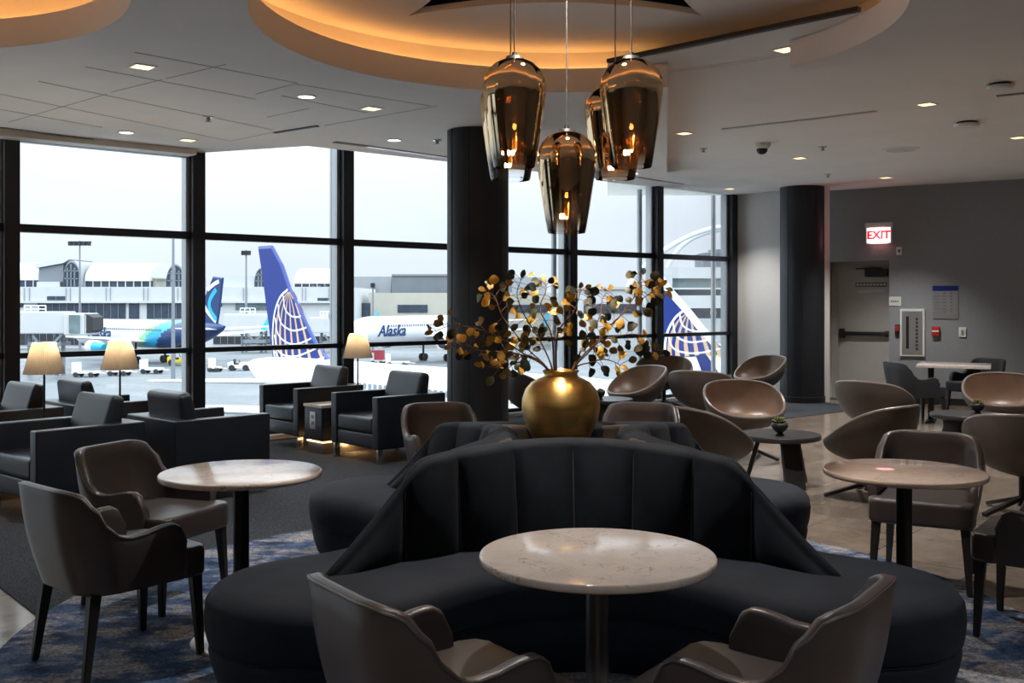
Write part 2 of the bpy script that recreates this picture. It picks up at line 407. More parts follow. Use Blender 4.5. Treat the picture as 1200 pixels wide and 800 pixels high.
# p3: band edge parallel to the glass meets the step seen end-on
den = U.x * d1.y - U.y * d1.x
t_ = ((q0.x - p2.x) * d1.y - (q0.y - p2.y) * d1.x) / den
p3 = p2 + U * t_
c2o = onZ(945, 82, ZL); l2 = Vector((1.043, -.82, 0)).normalized(); l2e = c2o + l2 * 12.9
low = [(-13.2, -6.2), (12.4, -6.2), (12.4, l2e.y), (c2o.x, c2o.y)]
arc = [circ(33 - 3.4375 * k) for k in range(97)]       # 33 deg clockwise the long way round to 64
arc = [circ(33 - (329) * k / 96) for k in range(97)]
low += arc + [(p3.x, p3.y), (p2.x, p2.y), (pB.x, pB.y), (WL.x, WL.y), (-13.2, 2.2)]
def holed(outer, hole, z, th):
    bm = BM(); es = []
    for l in (outer, hole):
        vs = [bm.verts.new((p[0], p[1], z)) for p in l]
        es += [bm.edges.new((vs[i], vs[(i + 1) % len(vs)])) for i in range(len(vs))]
    bmesh.ops.triangle_fill(bm, edges=es, use_beauty=True)
    ex = bmesh.ops.extrude_face_region(bm, geom=bm.faces[:])
    bmesh.ops.translate(bm, vec=(0, 0, th), verts=[v for v in ex['geom'] if isinstance(v, bmesh.types.BMVert)])
    return bm
D2, DR = Vector((-3.5, 4.6, 0)), 1.68               # the second round cove, at the top left of the frame
def circle(c, r, n=96): return [(c.x + r * math.cos(2 * PI * k / n), c.y + r * math.sin(2 * PI * k / n)) for k in range(n)]
struct('ceiling', holed(low, circle(D2, DR), ZL, ZH - .004 - ZL), 'ceiling_paint')
c1 = onZ(712, 77, ZH); c1b = c1 + Vector((.093, 1, 0)).normalized() * 9.2
wA = win(3.9); 
high = [(c1.x, c1.y), (c1b.x, c1b.y), (WE.x, WE.y), (4.75, 16.1), (7.2, 14.5), (12.4, 11.2), (12.4, l2e.y - .4), (c2o.x - .02, c2o.y - .25)]
high += [circ(33 - 23 * k / 10) for k in range(11)]
bm = BM(); prism(bm, high, ZH, ZH + .02); struct('ceiling', bm, 'ceiling_paint')
# ring: cove wall, upper ceiling with the four-pointed recess, LED strip in the cove
bm = BM(); t = bmesh.new()
rings = [[(CC.x + r * math.cos(2 * PI * k / 96), CC.y + r * math.sin(2 * PI * k / 96), z) for k in range(96)] for r, z in ((CR + .24, ZH - .003), (CR + .24, ZR), (CR + .30, ZR), (CR + .30, ZH - .003))]
loft(t, rings, True, False, False); merge(bm, t); struct('ceiling_cove', bm, 'ceiling_paint')
AC = Vector((.287, 5.82, 0)); AH = .98
def astroid(scale=1.0):
    pts = []
    cs = [(-1, -1), (1, -1), (1, 1), (-1, 1)]
    for i in range(4):
        a = Vector(cs[i]) * AH * scale; b = Vector(cs[(i + 1) % 4]) * AH * scale; m = (a + b) / 2; inw = -m.normalized() * .31
        for k in range(16):
            s = k / 16; p = a.lerp(b, s) + inw * (1 - (2 * s - 1) ** 2); pts.append((AC.x + p.x, AC.y + p.y))
    return pts
bm = BM()
outer = [bm.verts.new((CC.x + (CR + .29) * math.cos(2 * PI * k / 96), CC.y + (CR + .29) * math.sin(2 * PI * k / 96), ZR)) for k in range(96)]
inner = [bm.verts.new((x, y, ZR)) for x, y in astroid()]
es = [bm.edges.new((l[i], l[(i + 1) % len(l)])) for l in (outer, inner) for i in range(len(l))]
bmesh.ops.triangle_fill(bm, edges=es, use_beauty=True)
ex = bmesh.ops.extrude_face_region(bm, geom=bm.faces[:])
bmesh.ops.translate(bm, vec=(0, 0, .04), verts=[v for v in ex['geom'] if isinstance(v, bmesh.types.BMVert)])
struct('ceiling', bm, 'ceiling_paint', smooth=0)
bm = BM(); t = bmesh.new(); rr = [[(x, y, z) for x, y in astroid(1.001)] for z in (ZR + .001, ZR + .16)]
loft(t, rr, True, False, True); merge(bm, t); struct('ceiling_recess', bm, 'metal_black', smooth=0)
bm = BM()
pts = [(CC.x + (CR + .20) * math.cos(R(a)), CC.y + (CR + .20) * math.sin(R(a)), ZH + .013) for a in [70 + 296 * k / 120 for k in range(121)]]
tube(bm, pts, .012, 6)
tag(obj('led_strip', bm, 'led_warm'), 'warm strip light hidden in the round ceiling cove above the sofa', 'light')
bm = BM(); t = bmesh.new()
loft(t, [[(x, y, z) for x, y in circle(D2, r)] for r, z in ((DR + .20, ZH - .003), (DR + .20, ZR), (DR + .23, ZR), (DR + .23, ZH - .003))], True, False, False); merge(bm, t)
lathe(bm, [(DR + .225, ZR), (DR + .225, ZR + .04)], 96, D2); struct('ceiling_cove', bm, 'ceiling_paint')
bm = BM(); tube(bm, [(x, y, ZH + .013) for x, y in circle(D2, DR + .165, 121)], .012, 6)
tag(obj('led_strip', bm, 'led_warm'), 'warm strip light hidden in the round ceiling cove at the top left corner', 'light')
# roof above everything
bm = BM(); rf = [(-13.4, -6.4), (12.6, -6.4), (12.6, 11.4), (4.9, 16.4), (WE.x + .1, WE.y + .15), (win(-5, -.15).x, win(-5, -.15).y), (-13.4, 2.2)]
prism(bm, rf, 3.74, 3.9); struct('ceiling_slab', bm, 'wall_plain')

# ceiling panel joints on the left, as thin recessed-looking strips
bm = BM()
def seam(a, b, w=.006, m=None):
    a = onZ(*a, ZL); b = onZ(*b, ZL); a.z = b.z = ZL - .0015
    bar(bm, a, b, w, .002)
for a, b in (((158, 61), (348, 97)), ((100, 78), (300, 116)), ((45, 95), (320, 152)), ((0, 110), (270, 165)), ((0, 128), (120, 149)), ((345, 98), (505, 124)), ((330, 112), (430, 132)), ((380, 147), (512, 124)), ((270, 165), (320, 155)), ((300, 110), (345, 98)), ((313, 137), (362, 127))):
    seam(a, b)
for a, b in (((265, 75), (195, 92)), ((190, 93), (130, 108)), ((125, 110), (10, 143))): seam(a, b, .004)
struct('ceiling_seam', bm, 'seam_dark', smooth=0)
def slot(a, b, Z, w, mat='slot_dark'):
    bm = BM(); a = onZ(*a, Z); b = onZ(*b, Z); a.z = b.z = Z - .004; bar(bm, a, b, w, .012); return struct('ceiling_slot', bm, mat, smooth=0)
slot((0, 149), (218, 177), ZL, .05, 'seam_dark')
slot((322, 155), (372, 147), ZL, .04)
slot((392, 166), (430, 171), ZL, .07, 'seam_dark')
slot((430, 171), (522, 184), ZL, .07, 'aluminium')
slot((738, 206), (800, 216), ZL, .05, 'aluminium')
slot((847, 151), (1027, 130), ZH, .05, 'slot_metal')
slot((1168, 112), (1215, 107), ZH, .05, 'seam_dark')
bm = BM(); a = onZ(713, 73, ZH); b = onZ(1007, 12, ZH); a.z = b.z = ZH + .008; bar(bm, a, b, .045, .026); struct('ceiling_slot', bm, 'slot_dark', smooth=0)

# ---- walls
def wallseg(name, a, b, z0, z1, mat, th=.15, side=1):
    a = Vector((*a, 0)); b = Vector((*b, 0)); d = (b - a).normalized(); n = Vector((d.y, -d.x, 0)) * th * side
    bm = BM(); prism(bm, [(a.x, a.y), (b.x, b.y), (b.x + n.x, b.y + n.y), (a.x + n.x, a.y + n.y)], z0, z1)
    return struct(name, bm, mat, smooth=0)
e2 = WE + N * 1.62
wallseg('wall_back', (WE.x + .1, WE.y), (e2.x + .1, e2.y), 0, 3.74, 'wall_cloth_lit', .15, -1)
bm = BM()
def wb(bm, s0, s1, y0, y1, z0, z1, bev=0): boxb(bm, (s0, y0, z0), (s1, y1, z1), bev, 2, MW)
s_a, _ = on_wall(969, 300); s_b, _ = on_wall(1042, 300); ztop = on_wall(1000, 306)[1]
wb(bm, -.25, s_a, 0, .15, 0, 3.74); wb(bm, s_b, 9.4, 0, .15, 0, 3.74); wb(bm, s_a, s_b, 0, .15, ztop, 3.74)
struct('wall_right', bm, 'wall_cloth', smooth=0)
bm = BM(); wb(bm, s_a - .15, s_a, .15, .40, 0, ztop + .1); wb(bm, s_b, s_b + .15, .15, .40, 0, ztop + .1); wb(bm, s_a - .15, s_b + .15, .15, .40, ztop, ztop + .12)
struct('wall_recess', bm, 'jamb_paint', smooth=0)
wallseg('wall_east', (12.3, 11.3), (12.3, -6.2), 0, 3.74, 'wall_plain', .15, -1)
wallseg('wall_front', (12.4, -6.1), (-13.2, -6.1), 0, 3.74, 'wall_plain', .15, -1)
wallseg('wall_left', (-13.1, -6.2), (-13.1, 2.3), 0, 3.74, 'wall_plain', .15, -1)
wallseg('wall_left', (-13.2, 2.2), (WL.x, WL.y), 0, 3.74, 'wall_plain', .15, -1)
bm = BM(); wb(bm, s_b, 9.2, -.014, 0, 0, .10); struct('baseboard_right', bm, 'leg_dark', smooth=0)
bm = BM(); bar(bm, WE + Vector((.1, -.02, .05)), e2 + Vector((.1, -.02, .05)), .02, .1); struct('baseboard_back', bm, 'leg_dark', smooth=0)

# ---- columns
def column(x, y, r, zt):
    bm = BM(); lathe(bm, [(r, 0), (r, zt)], 64, (x, y, 0))
    o = struct('column', bm, 'column_wrap')
    bm = BM()
    for a in (215, 255, 320): 
        p = (x + (r + .001) * math.cos(R(a)), y + (r + .001) * math.sin(R(a)), 0); tube(bm, [p, (p[0], p[1], zt)], .004, 6)
    struct('column_seam', bm, 'plastic_black', o)
    bm = BM(); lathe(bm, [(r + .012, 0), (r + .012, .09), (r + .001, .095)], 64, (x, y, 0)); struct('column_base', bm, 'leg_dark', o)
    return o
yc = 1.55 * 1200 / 200
column((560 - 600) / 1200 * yc, yc, 36 / 1200 * yc, ZL)
column((940 - 600) / 1200 * 15.45, 15.45, .325, ZH)

# ---- window wall
def wbx(bm, x0, x1, y0, y1, z0, z1, bev=0): boxb(bm, (x0, y0, z0), (x1, y1, z1), bev, 2, MU)
n_w = 0
for k in range(-5, 6):
    n_w += 1
    x0, x1 = k * BL, (k + 1) * BL; top = ZL if k < 1 else 3.72
    bm = BM()
    wbx(bm, x0 + .07, x1 - .07, -.05, .05, 2.155, 2.232, .004)       # transom
    wbx(bm, x0 + .07, x1 - .07, -.03, .07, .975, 1.028, .004)        # grab rail
    wbx(bm, x0 + .07, x1 - .07, -.05, .05, .055, .10, .004)
    wbx(bm, x0 + .07, x1 - .07, -.05, .05, top - .05, top, .004)
    o = struct('window_%d' % n_w, bm, 'frame_navy', smooth=0)
    for z0, z1 in ((.09, .985), (1.02, 2.16), (2.225, top - .03)):
        bm = BM(); wbx(bm, x0 + .05, x1 - .05, -.012, -.004, z0, z1)
        struct('pane', bm, 'window_glass', o, smooth=0)
n_t = 0
for k in range(-5, 7):
    n_t += 1
    x = k * BL
    bm = BM(); wbx(bm, x - .068, x + .068, -.10, .11, 0, 3.74, .006)
    o = struct('trim_%d' % n_t, bm, 'frame_navy', smooth=0)
    bm = BM(); wbx(bm, x - .105, x - .068, -.10, .02, 0, 3.74, .003); wbx(bm, x + .068, x + .09, -.1, .0, 0, 3.74, .003)
    struct('glazing_bead', bm, 'aluminium', o, smooth=0)
    bm = BM(); t = bmesh.new(); lathe(bm, [(.04, -.2), (.04, 3.9)], 16, (x + .09, -.40, 0), MU); lathe(bm, [(.052, 1.30), (.052, 1.36)], 16, (x + .09, -.40, 0), MU)
    struct('drain_pipe', bm, 'aluminium', o)
bm = BM(); wbx(bm, -5 * BL, 1 * BL - .12, .11, .32, 2.995, ZL - .002); struct('trim_bulkhead', bm, 'ceiling_paint', smooth=0)
bm = BM(); wbx(bm, -5 * BL, 6 * BL, -.14, .14, 0, .055, .004); struct('trim_sill', bm, 'sill_white', smooth=0)
bm = BM(); wbx(bm, -5 * BL, 6 * BL, -1.6, -.15, -.5, -.06); struct('trim_ledge', bm, 'sill_white', smooth=0)

bm = BM(); wbx(bm, -6 * BL, 7 * BL, -14, -.5, -3.4, -3.0); struct('bounce_slab', bm, 'bounce_white', smooth=0)  # unseen pale slab added to bounce sky light up to the ceiling
# ---- exit door in its recess
def Lw(px, py): s, z = on_wall(px, py); return s, z
d0, _ = Lw(979, 400); d1_, _ = Lw(990.5, 400)
j = .33
bm = BM()
wb(bm, s_a, s_a + .10, j - .06, j, 0, ztop); wb(bm, s_b - .06, s_b, j - .06, j, 0, ztop); wb(bm, s_a, s_b, j - .06, j, ztop - .07, ztop)
door = struct('door_1', bm, 'jamb_paint', smooth=0)
dl, dr = s_a + .10, s_b - .06
bm = BM(); wb(bm, dl, dr, j - .03, j + .02, .01, ztop - .07, .003); struct('door_leaf', bm, 'door_paint', door, smooth=0)
bm = BM(); wb(bm, dl + .02, dl + .10, j - .10, j - .03, .94, 1.09, .012); struct('latch_case', bm, 'plastic_black', door)
bm = BM(); wb(bm, dl + .08, dr - .01, j - .10, j - .05, .985, 1.045, .012); wb(bm, dr - .07, dr - .01, j - .08, j - .03, .97, 1.06, .01); struct('push_bar', bm, 'plastic_black', door)
bm = BM(); wb(bm, dr - .36, dr - .02, j - .11, j - .03, ztop - .23, ztop - .12, .008); wb(bm, dr - .5, dr - .1, j - .09, j - .075, ztop - .118, ztop - .10, .003); struct('door_closer', bm, 'plastic_black', door)
bm = BM(); zc = on_wall(1022, 333)[1]; wb(bm, dr - .52, dr - .05, j - .035, j - .03, zc - .035, zc + .035, .002); struct('door_sign', bm, 'metal_grey', door, smooth=0)
bm = BM(); zc = on_wall(1022, 341)[1]; wb(bm, dr - .47, dr - .08, j - .034, j - .03, zc - .03, zc + .02, .001); struct('door_notice', bm, 'plate_satin', door, smooth=0)
bm = BM()
for q in range(9): wb(bm, dr - .50 + q * .05, dr - .465 + q * .05, j - .037, j - .034, on_wall(1022, 333)[1] - .014, on_wall(1022, 333)[1] + .014)
struct('sign_lettering', bm, 'plate_satin', door, smooth=0)
bm = BM(); lathe(bm, [(.02, 0), (.025, .02), (.012, .045)], 12, MW @ Vector((dl + .03, j - .08, .03))); struct('door_stop', bm, 'glow_white', door)  # the stop is no lamp; its white glow comes from the material
bm = BM(); wb(bm, s_a, s_b, -.02, j + .02, 0, .012); struct('trim_threshold', bm, 'metal_grey', smooth=0)

# ---- things on the door wall
def wthing(name, label, cat, px, py, group=None):
    s, z = on_wall(px, py); p = MW @ Vector((s, 0, z))
    return thing(name, label, cat, p, math.atan2(WD.y, WD.x), group)
K = 15.3 / 1200.0
t = wthing('exit_sign', 'lit red and white exit sign mounted high above the grey door', 'sign', 1031, 275)
bm = BM(); boxb(bm, (-.19, -.07, -.14), (.19, -.012, .115), .008); boxb(bm, (-.20, -.08, .105), (.20, -.0, .18), .006); obj('housing', bm, 'plastic_white', t)
bm = BM(); boxb(bm, (-.17, -.076, -.125), (.17, -.07, .10)); obj('face_panel', bm, 'exit_face', t, 0)
bm = BM(); text_bm(bm, 'EXIT', .165, Matrix.Translation((.0, -.079, -.012)) @ Matrix.Rotation(R(90), 4, 'X'), .002, bold=.007); obj('lettering', bm, 'exit_red', t, 0)
light('AREA', 'sign_light', t, (0, -.09, -.03), .6, (1, .35, .35), .25).rotation_euler = (R(90), 0, 0)
t = wthing('strobe', 'small white wall sensor to the lower right of the exit sign', 'sensor', 1054, 294)
bm = BM(); boxb(bm, (-.04, -.03, -.06), (.04, 0, .06), .008); obj('body', bm, 'plastic_white', t); bm = BM(); boxb(bm, (-.018, -.036, -.02), (.018, -.028, .02), .004); obj('lens', bm, 'metal_grey', t)
t = wthing('wall_sign', 'small white sign beside the top of the push bar door', 'sign', 1049, 353)
bm = BM(); boxb(bm, (-.085, -.01, -.068), (.085, 0, .068), .003); obj('panel', bm, 'plastic_white', t, 0)
bm = BM()
for q in range(4): boxb(bm, (-.06 + q * .03, -.013, -.012), (-.04 + q * .03, -.009, .012))
obj('lettering', bm, 'metal_grey', t, 0)
t = wthing('call_point', 'small dark red call point left of the extinguisher cabinet', 'alarm', 1052, 386)
bm = BM(); boxb(bm, (-.035, -.035, -.075), (.035, 0, .075), .006); obj('body', bm, 'plastic_black', t); bm = BM(); boxb(bm, (-.025, -.04, -.02), (.025, -.03, .055), .004); obj('front_plate', bm, 'plastic_red', t)
t = wthing('extinguisher_cabinet', 'white fire extinguisher cabinet recessed in the grey wall right of the door', 'cabinet', 1069.5, 389.5)
bm = BM(); boxb(bm, (-.175, -.03, -.35), (.175, 0, .35), .004); obj('frame', bm, 'plastic_white', t, 0)
bm = BM(); boxb(bm, (-.145, -.036, -.32), (.145, -.028, .32), .002); d = obj('door', bm, 'plate_satin', t, 0)
bm = BM(); boxb(bm, (-.085, -.04, -.24), (-.045, -.034, .24)); obj('vision_strip', bm, 'plastic_black', d, 0)
bm = BM()
for q in range(9): boxb(bm, (.05, -.039, -.26 + q * .055), (.085, -.035, -.22 + q * .055))
obj('lettering', bm, 'metal_grey', d, 0)
t = wthing('notice_poster', 'blue topped paper notice poster on the grey wall above the red alarm pull', 'poster', 1108, 354)
bm = BM(); boxb(bm, (-.175, -.012, -.24), (.175, 0, .24), .002); obj('sheet', bm, 'livery_poster' if 'livery_poster' in MATS else 'plate_satin', t, 0)
bm = BM(); boxb(bm, (-.175, -.015, .165), (.175, -.011, .24)); obj('header_band', bm, 'livery_blue', t, 0)
bm = BM()
for q in range(7):
    for c in range(3): boxb(bm, (-.15 + c * .105, -.0135, .125 - q * .045), (-.07 + c * .105 - .02 * ((q * 3 + c) % 3), -.011, .14 - q * .045))
obj('print_pattern', bm, 'far_steel', t, 0)
t = wthing('alarm_pull', 'red fire alarm pull station below the poster', 'alarm', 1097, 388)
bm = BM(); boxb(bm, (-.055, -.05, -.065), (.055, 0, .065), .008); obj('body', bm, 'plastic_red', t); bm = BM(); boxb(bm, (-.045, -.056, -.01), (.045, -.046, .012), .003); obj('handle', bm, 'plastic_white', t)
t = wthing('light_switch', 'white wall switch to the right of the red alarm pull', 'switch', 1128, 389)
bm = BM(); boxb(bm, (-.05, -.018, -.07), (.05, 0, .07), .006); obj('plate', bm, 'plastic_white', t); bm = BM(); boxb(bm, (-.016, -.026, -.03), (.016, -.016, .03), .003); obj('rocker', bm, 'plate_satin', t)

# ---- ceiling fittings
def downlight(px, py, Z, lab, square=True, mat='lens_warm', energy=14, spot=95):
    p = onZ(px, py, Z); t = thing('downlight', lab, 'ceiling light', (p.x, p.y, Z), math.atan2(U.y, U.x), 'recessed ceiling downlights')
    bm = BM()
    if square:
        for (x0, y0, x1, y1) in ((-.075, -.075, .075, -.06), (-.075, .06, .075, .075), (-.075, -.06, -.06, .06), (.06, -.06, .075, .06)): boxb(bm, (x0, y0, -.006), (x1, y1, .0))
    else: lathe(bm, [(.06, -.0), (.075, -.0), (.075, -.006), (.06, -.006), (.06, 0)], 24, caps=False)
    obj('trim_ring', bm, 'plastic_white', t, 0)
    bm = BM()
    if square: boxb(bm, (-.06, -.06, -.004), (.06, .06, -.001))
    else: lathe(bm, [(.06, -.001), (.058, -.004)], 24)
    obj('lens', bm, mat, t, 0)
    if energy: light('SPOT', 'lamp', t, (0, 0, -.03), energy * DL, DLC, .05, spot, .8)
    return t
S = 'warm square downlight '
for px, py, Z, lab, e in (
    (167, 78, ZL, S + 'in the tiled ceiling panel, nearest to the top left corner', 10), (435, 127, ZL, S + 'in the tiled ceiling left of the dark column top', 8), (220, 164, ZL, S + 'in the ceiling close above the left window', 5),
    (921, 58, ZH, S + 'tucked against the curved ceiling ring at its right', 22), (1086, 122, ZH, S + 'nearest the ceiling smoke detector at upper right', 22), (802, 156, ZH, S + 'just right of the hanging glass pendants', 22),
    (937, 185, ZH, S + 'right of the dome camera', 22), (1038, 208, ZH, S + 'high above the exit sign wall', 16), (855, 221, ZH, S + 'above the end of the window wall', 10), (1193, 161, ZH, S + 'cut by the right edge of the picture', 22)):
    downlight(px, py, Z, lab, True, 'lens_warm', e)
for px, py, lab in ((359, 113, 'white round downlight in the tiled panel nearest the ceiling ring'), (148, 155, 'white round downlight above the left window'), (462, 164, 'white round downlight left of the dark column top'), (742, 203, 'white round downlight behind the pendants')):
    downlight(px, py, ZL, lab, False, 'lens_white', 0)
t = downlight(600, 300, ZR, 'warm square downlight inside the round ceiling ring above the vase', True, 'lens_warm', 20, 100); t.location = (.30, 4.75, ZR)
def unseen(x, y, Z, lab):  # lamps out of view, added to fill the dark room with light
    t = downlight(600, 300, Z, lab, True, 'lens_warm', (5 if abs(x) < 2 else 13) if x > -2 else 17, 120); t.location = (x, y, Z)
    for c in t.children:
        if c.type == 'LIGHT': c.data.color = DLN
    return t
for x, y, lab in ((-1.6, .6, 'left of the camera'), (1.2, .6, 'right of the camera'), (3.6, 1.8, 'right of the front table'), (5.6, 3.4, 'beyond the right edge near the ring'), (-4.6, 1.6, 'left of the front table'), (4.5, -2, 'behind the camera at right'), (-5, -2, 'behind the camera at far left'), (8, .5, 'far right of the camera'), (7.6, 5.6, 'far right of the sofa'), (9, 9, 'far right of the square table')):
    unseen(x, y, ZL if y < 3.2 else ZH, 'unseen downlight added as fill in the ceiling ' + lab)
def disc(name, lab, cat, px, py, Z, prof, mat, part='cover', group=None):
    p = onZ(px, py, Z); t = thing(name, lab, cat, (p.x, p.y, Z), 0, group)
    bm = BM(); lathe(bm, prof, 28); obj('base', bm, mat, t)
    return t
t = disc('dome_camera', 'white dome security camera with a black eye hanging from the ceiling', 'camera', 893, 168, ZH, [(.09, 0), (.09, -.035), (.075, -.055), (.062, -.06)], 'plastic_white')
bm = BM(); lathe(bm, [(.06, -.055), (.058, -.085), (.04, -.11), (.015, -.12)], 24); obj('dome', bm, 'plastic_black', t)
for px, py, lab, k in ((1133, 143, 'white smoke detector with a dark gap on the ceiling right of the square downlight', 1.15), (1172, 98, 'white smoke detector near the ceiling crack at upper right', 1.0)):
    t = disc('smoke_detector', lab, 'smoke detector', px, py, ZH, [(.08 * k, 0), (.08 * k, -.012), (.05 * k, -.014)], 'plastic_black')
    bm = BM(); lathe(bm, [(.085 * k, -.014), (.105 * k, -.022), (.095 * k, -.045), (.04 * k, -.058), (.01, -.06)], 28); obj('head', bm, 'plastic_white', t)
t = disc('ceiling_speaker', 'flat round white speaker grille on the ceiling above the far tables', 'speaker', 1056, 175, ZH, [(.20, 0), (.20, -.006), (.18, -.01)], 'ceiling_paint')
bm = BM(); lathe(bm, [(.17, -.010), (.16, -.012)], 28); obj('grille', bm, 'fascia_paint', t)
for px, py, Z, lab in ((244, 137, ZL, 'sprinkler head in the tiled ceiling at left'), (824, 174, ZH, 'sprinkler head left of the dome camera'), (970, 204, ZH, 'sprinkler head right of the far column top'), (964, 172, ZH, 'small sprinkler cap between dome camera and speaker grille'), (512, 164, ZL, 'sprinkler head beside the dark column top')):
    t = disc('hanging_sprinkler', lab, 'sprinkler', px, py, Z, [(.045, 0), (.045, -.006), (.02, -.012), (.012, -.035)], 'slot_metal')
    bm = BM(); lathe(bm, [(.004, -.034), (.026, -.037), (.026, -.041), (.004, -.042)], 16); obj('deflector', bm, 'metal_grey', t)
# ================================================================== FURNITURE
# ---- round pedestal tables
def round_table(x, y, d, label, top='stone_cream', z=.745):
    t = thing('pedestal_table', label, 'table', (x, y, 0), rnd.uniform(0, 6), 'round stone topped tables around the sofa')
    r = d / 2
    bm = BM(); lathe(bm, [(r - .012, z - .026), (r - .003, z - .023), (r, z - .018), (r, z - .006), (r - .003, z - .001), (r - .008, z)], 96); obj('tabletop', bm, top, t, 50)
    bm = BM(); lathe(bm, [(.034, .012), (.034, z - .026)], 32); lathe(bm, [(.034, z - .045), (.11, z - .034), (.11, z - .026)], 32); obj('post', bm, 'metal_grey' if top == 'stone_cream' and y < 3.5 else 'metal_black', t)
    bm = BM(); lathe(bm, [(.215, .0), (.215, .008), (.205, .013), (.05, .018), (.036, .03)], 48); obj('foot_plate', bm, 'plate_satin', t)
    return t
RZ = .0125
tabs = [round_table(.252, 3.03, .70, 'round cream stone table nearest the camera, in front of the sofa'),
        round_table(-1.19, 4.50, .70, 'round cream stone table at left between two leather chairs'),
        round_table(1.735, 4.53, .69, 'round tan stone table at right reflecting a red glow', 'stone_tan')]
for t in tabs: t.location.z = RZ

# ---- the four-lobed banquette
SC = Vector((.268, 4.87, 0))
sofa = thing('banquette_sofa', 'large clover shaped charcoal velvet banquette sofa with channelled backs in the middle', 'sofa', (SC.x, SC.y, RZ))
pa, pr, yc_ = .98, .425, 1.535; cr = yc_ - .84
def outline(off=0.0, n=24):
    pts = []
    r_p, r_c = pr + off, cr - off
    for k in range(4):
        q = Matrix.Rotation(k * PI / 2, 2)
        a0, a1 = 119.2, 330.8
        for i in range(n + 1):
            a = R(a0 + (a1 - a0) * i / n); v = q @ Vector((-pa + r_p * math.cos(a), -pa + r_p * math.sin(a))); pts.append((v.x, v.y))
        for i in range(1, n):
            a = R(150.8 + (29.2 - 150.8) * i / n); v = q @ Vector((r_c * math.cos(a), -yc_ + r_c * math.sin(a))); pts.append((v.x, v.y))
    return pts
def layers(prof):
    return [[(x, y, z) for x, y in outline(off)] for off, z in prof]
bm = BM(); loft(bm, layers([(-.09, 0), (-.085, .035), (-.03, .10), (-.008, .17), (0, .215), (-.004, .236), (-.016, .243)])); obj('base', bm, 'velvet_seat', sofa, 60)
bm = BM(); loft(bm, layers([(-.014, .243), (.004, .252), (.012, .29), (.016, .34), (.010, .39), (-.008, .415), (-.035, .432), (-.08, .441), (-.16, .446)])); obj('seat_cushion', bm, 'velvet_seat', sofa, 60)
# welt lines on the seat edge
bm = BM(); pts = [(x, y, .243) for x, y in outline(-.004)]; pts.append(pts[0]); tube(bm, pts, .005, 6); obj('welt', bm, 'velvet', sofa)
# backrests
RB = 1.195; YB = .50 + RB
seams = [-.70, -.475, -.24, 0, .24, .475, .70]
TIP = .965
def htop(u):
    a = abs(u)
    if a < .58: return .885 - .040 * (a / .58) ** 2
    if a < .65: return .845 - .035 * ((a - .58) / .07) ** 1.7
    return .81 + (.452 - .81) * ((a - .65) / (TIP - .65)) ** 1.02
def diag(u): return max(0, (YB - math.sqrt(RB * RB - u * u) - abs(u)) / math.sqrt(2))
def lean_of(u): return min(.135, .50 * diag(u))
def bulge(u):
    e = [-TIP] + seams + [TIP]
    for a, b in zip(e, e[1:]):
        if a <= u <= b:
            s = (u - a) / (b - a); return .048 * (math.sin(PI * s)) ** .42 - .018
    return 0
us = []
e = [-TIP] + seams + [TIP]
for a, b in zip(e, e[1:]):
    n = 11
    for i in range(n): us.append(a + (b - a) * i / n)
us.append(TIP)
def backrest_bm():
    bm = BM(); rings = []
    for u in us:
        y0 = -YB + math.sqrt(RB * RB - u * u)              # foot of the back on the seat
        nx, ny = u, y0 + YB; L = math.hypot(nx, ny); nx, ny = nx / L, ny / L   # away from the sitter
        h = htop(u); zb = .40; a = abs(u)
        lean = lean_of(u)
        th = max(.012, min(.125, .95 * diag(u) - .004))
        b = bulge(u) + .018 * sstep(.40, .62, a)
        prof = []
        m = 12
        hh = h - zb
        for i in range(m + 1):
            s = i / m; z = zb + (hh - .035) * s; prof.append((lean * s ** 1.15 - b * (math.sin(PI * (.12 + .80 * s))) ** .6, z))
        d_top = lean
        for i in range(1, 8):
            ang = PI * i / 8; prof.append((d_top + th / 2 - th / 2 * math.cos(ang) - b * .5 * (1 - i / 8), h - .035 + .035 * math.sin(ang)))
        for i in range(5):
            s = 1 - i / 4; prof.append((lean * s + th + .02 * (1 - s), zb + (hh - .035) * s))
        flare = 0
        rings.append([(u + nx * d, y0 + ny * d, z) for d, z in prof])
    loft(bm, rings, True)
    return bm
def seam_bm(only):
    bm = BM()
    for u in (only,):
        y0 = -YB + math.sqrt(RB * RB - u * u); nx, ny = u, y0 + YB; L = math.hypot(nx, ny); nx, ny = nx / L, ny / L
        h = htop(u); a = abs(u); lean = lean_of(u)
        pts = []
        for i in range(13):
            s = i / 12; d = lean * s ** 1.15 + .012 - .018 * sstep(.40, .62, a); pts.append((u + nx * d, y0 + ny * d, .40 + (h - .435) * s))
        tube(bm, pts, .0036, 5)
    return bm
for k in range(4):
    b = obj('backrest', backrest_bm(), 'velvet', sofa, 50); b.rotation_euler = (0, 0, k * PI / 2)
    for q in seams: obj('seam_piping', seam_bm(q), 'seam_highlight', b)
# planter box in the centre
bm = BM()
o_ = .335; i_ = .265
for (x0, y0, x1, y1) in ((-o_, -o_, o_, -i_), (-o_, i_, o_, o_), (-o_, -i_, -i_, i_), (i_, -i_, o_, i_)): boxb(bm, (x0, y0, .40), (x1, y1, .868), .02, 3)
obj('planter_rim', bm, 'velvet_brown', sofa)
bm = BM(); boxb(bm, (-.27, -.27, .40), (.27, .27, .80)); obj('planter_shelf', bm, 'leg_dark', sofa, 0)

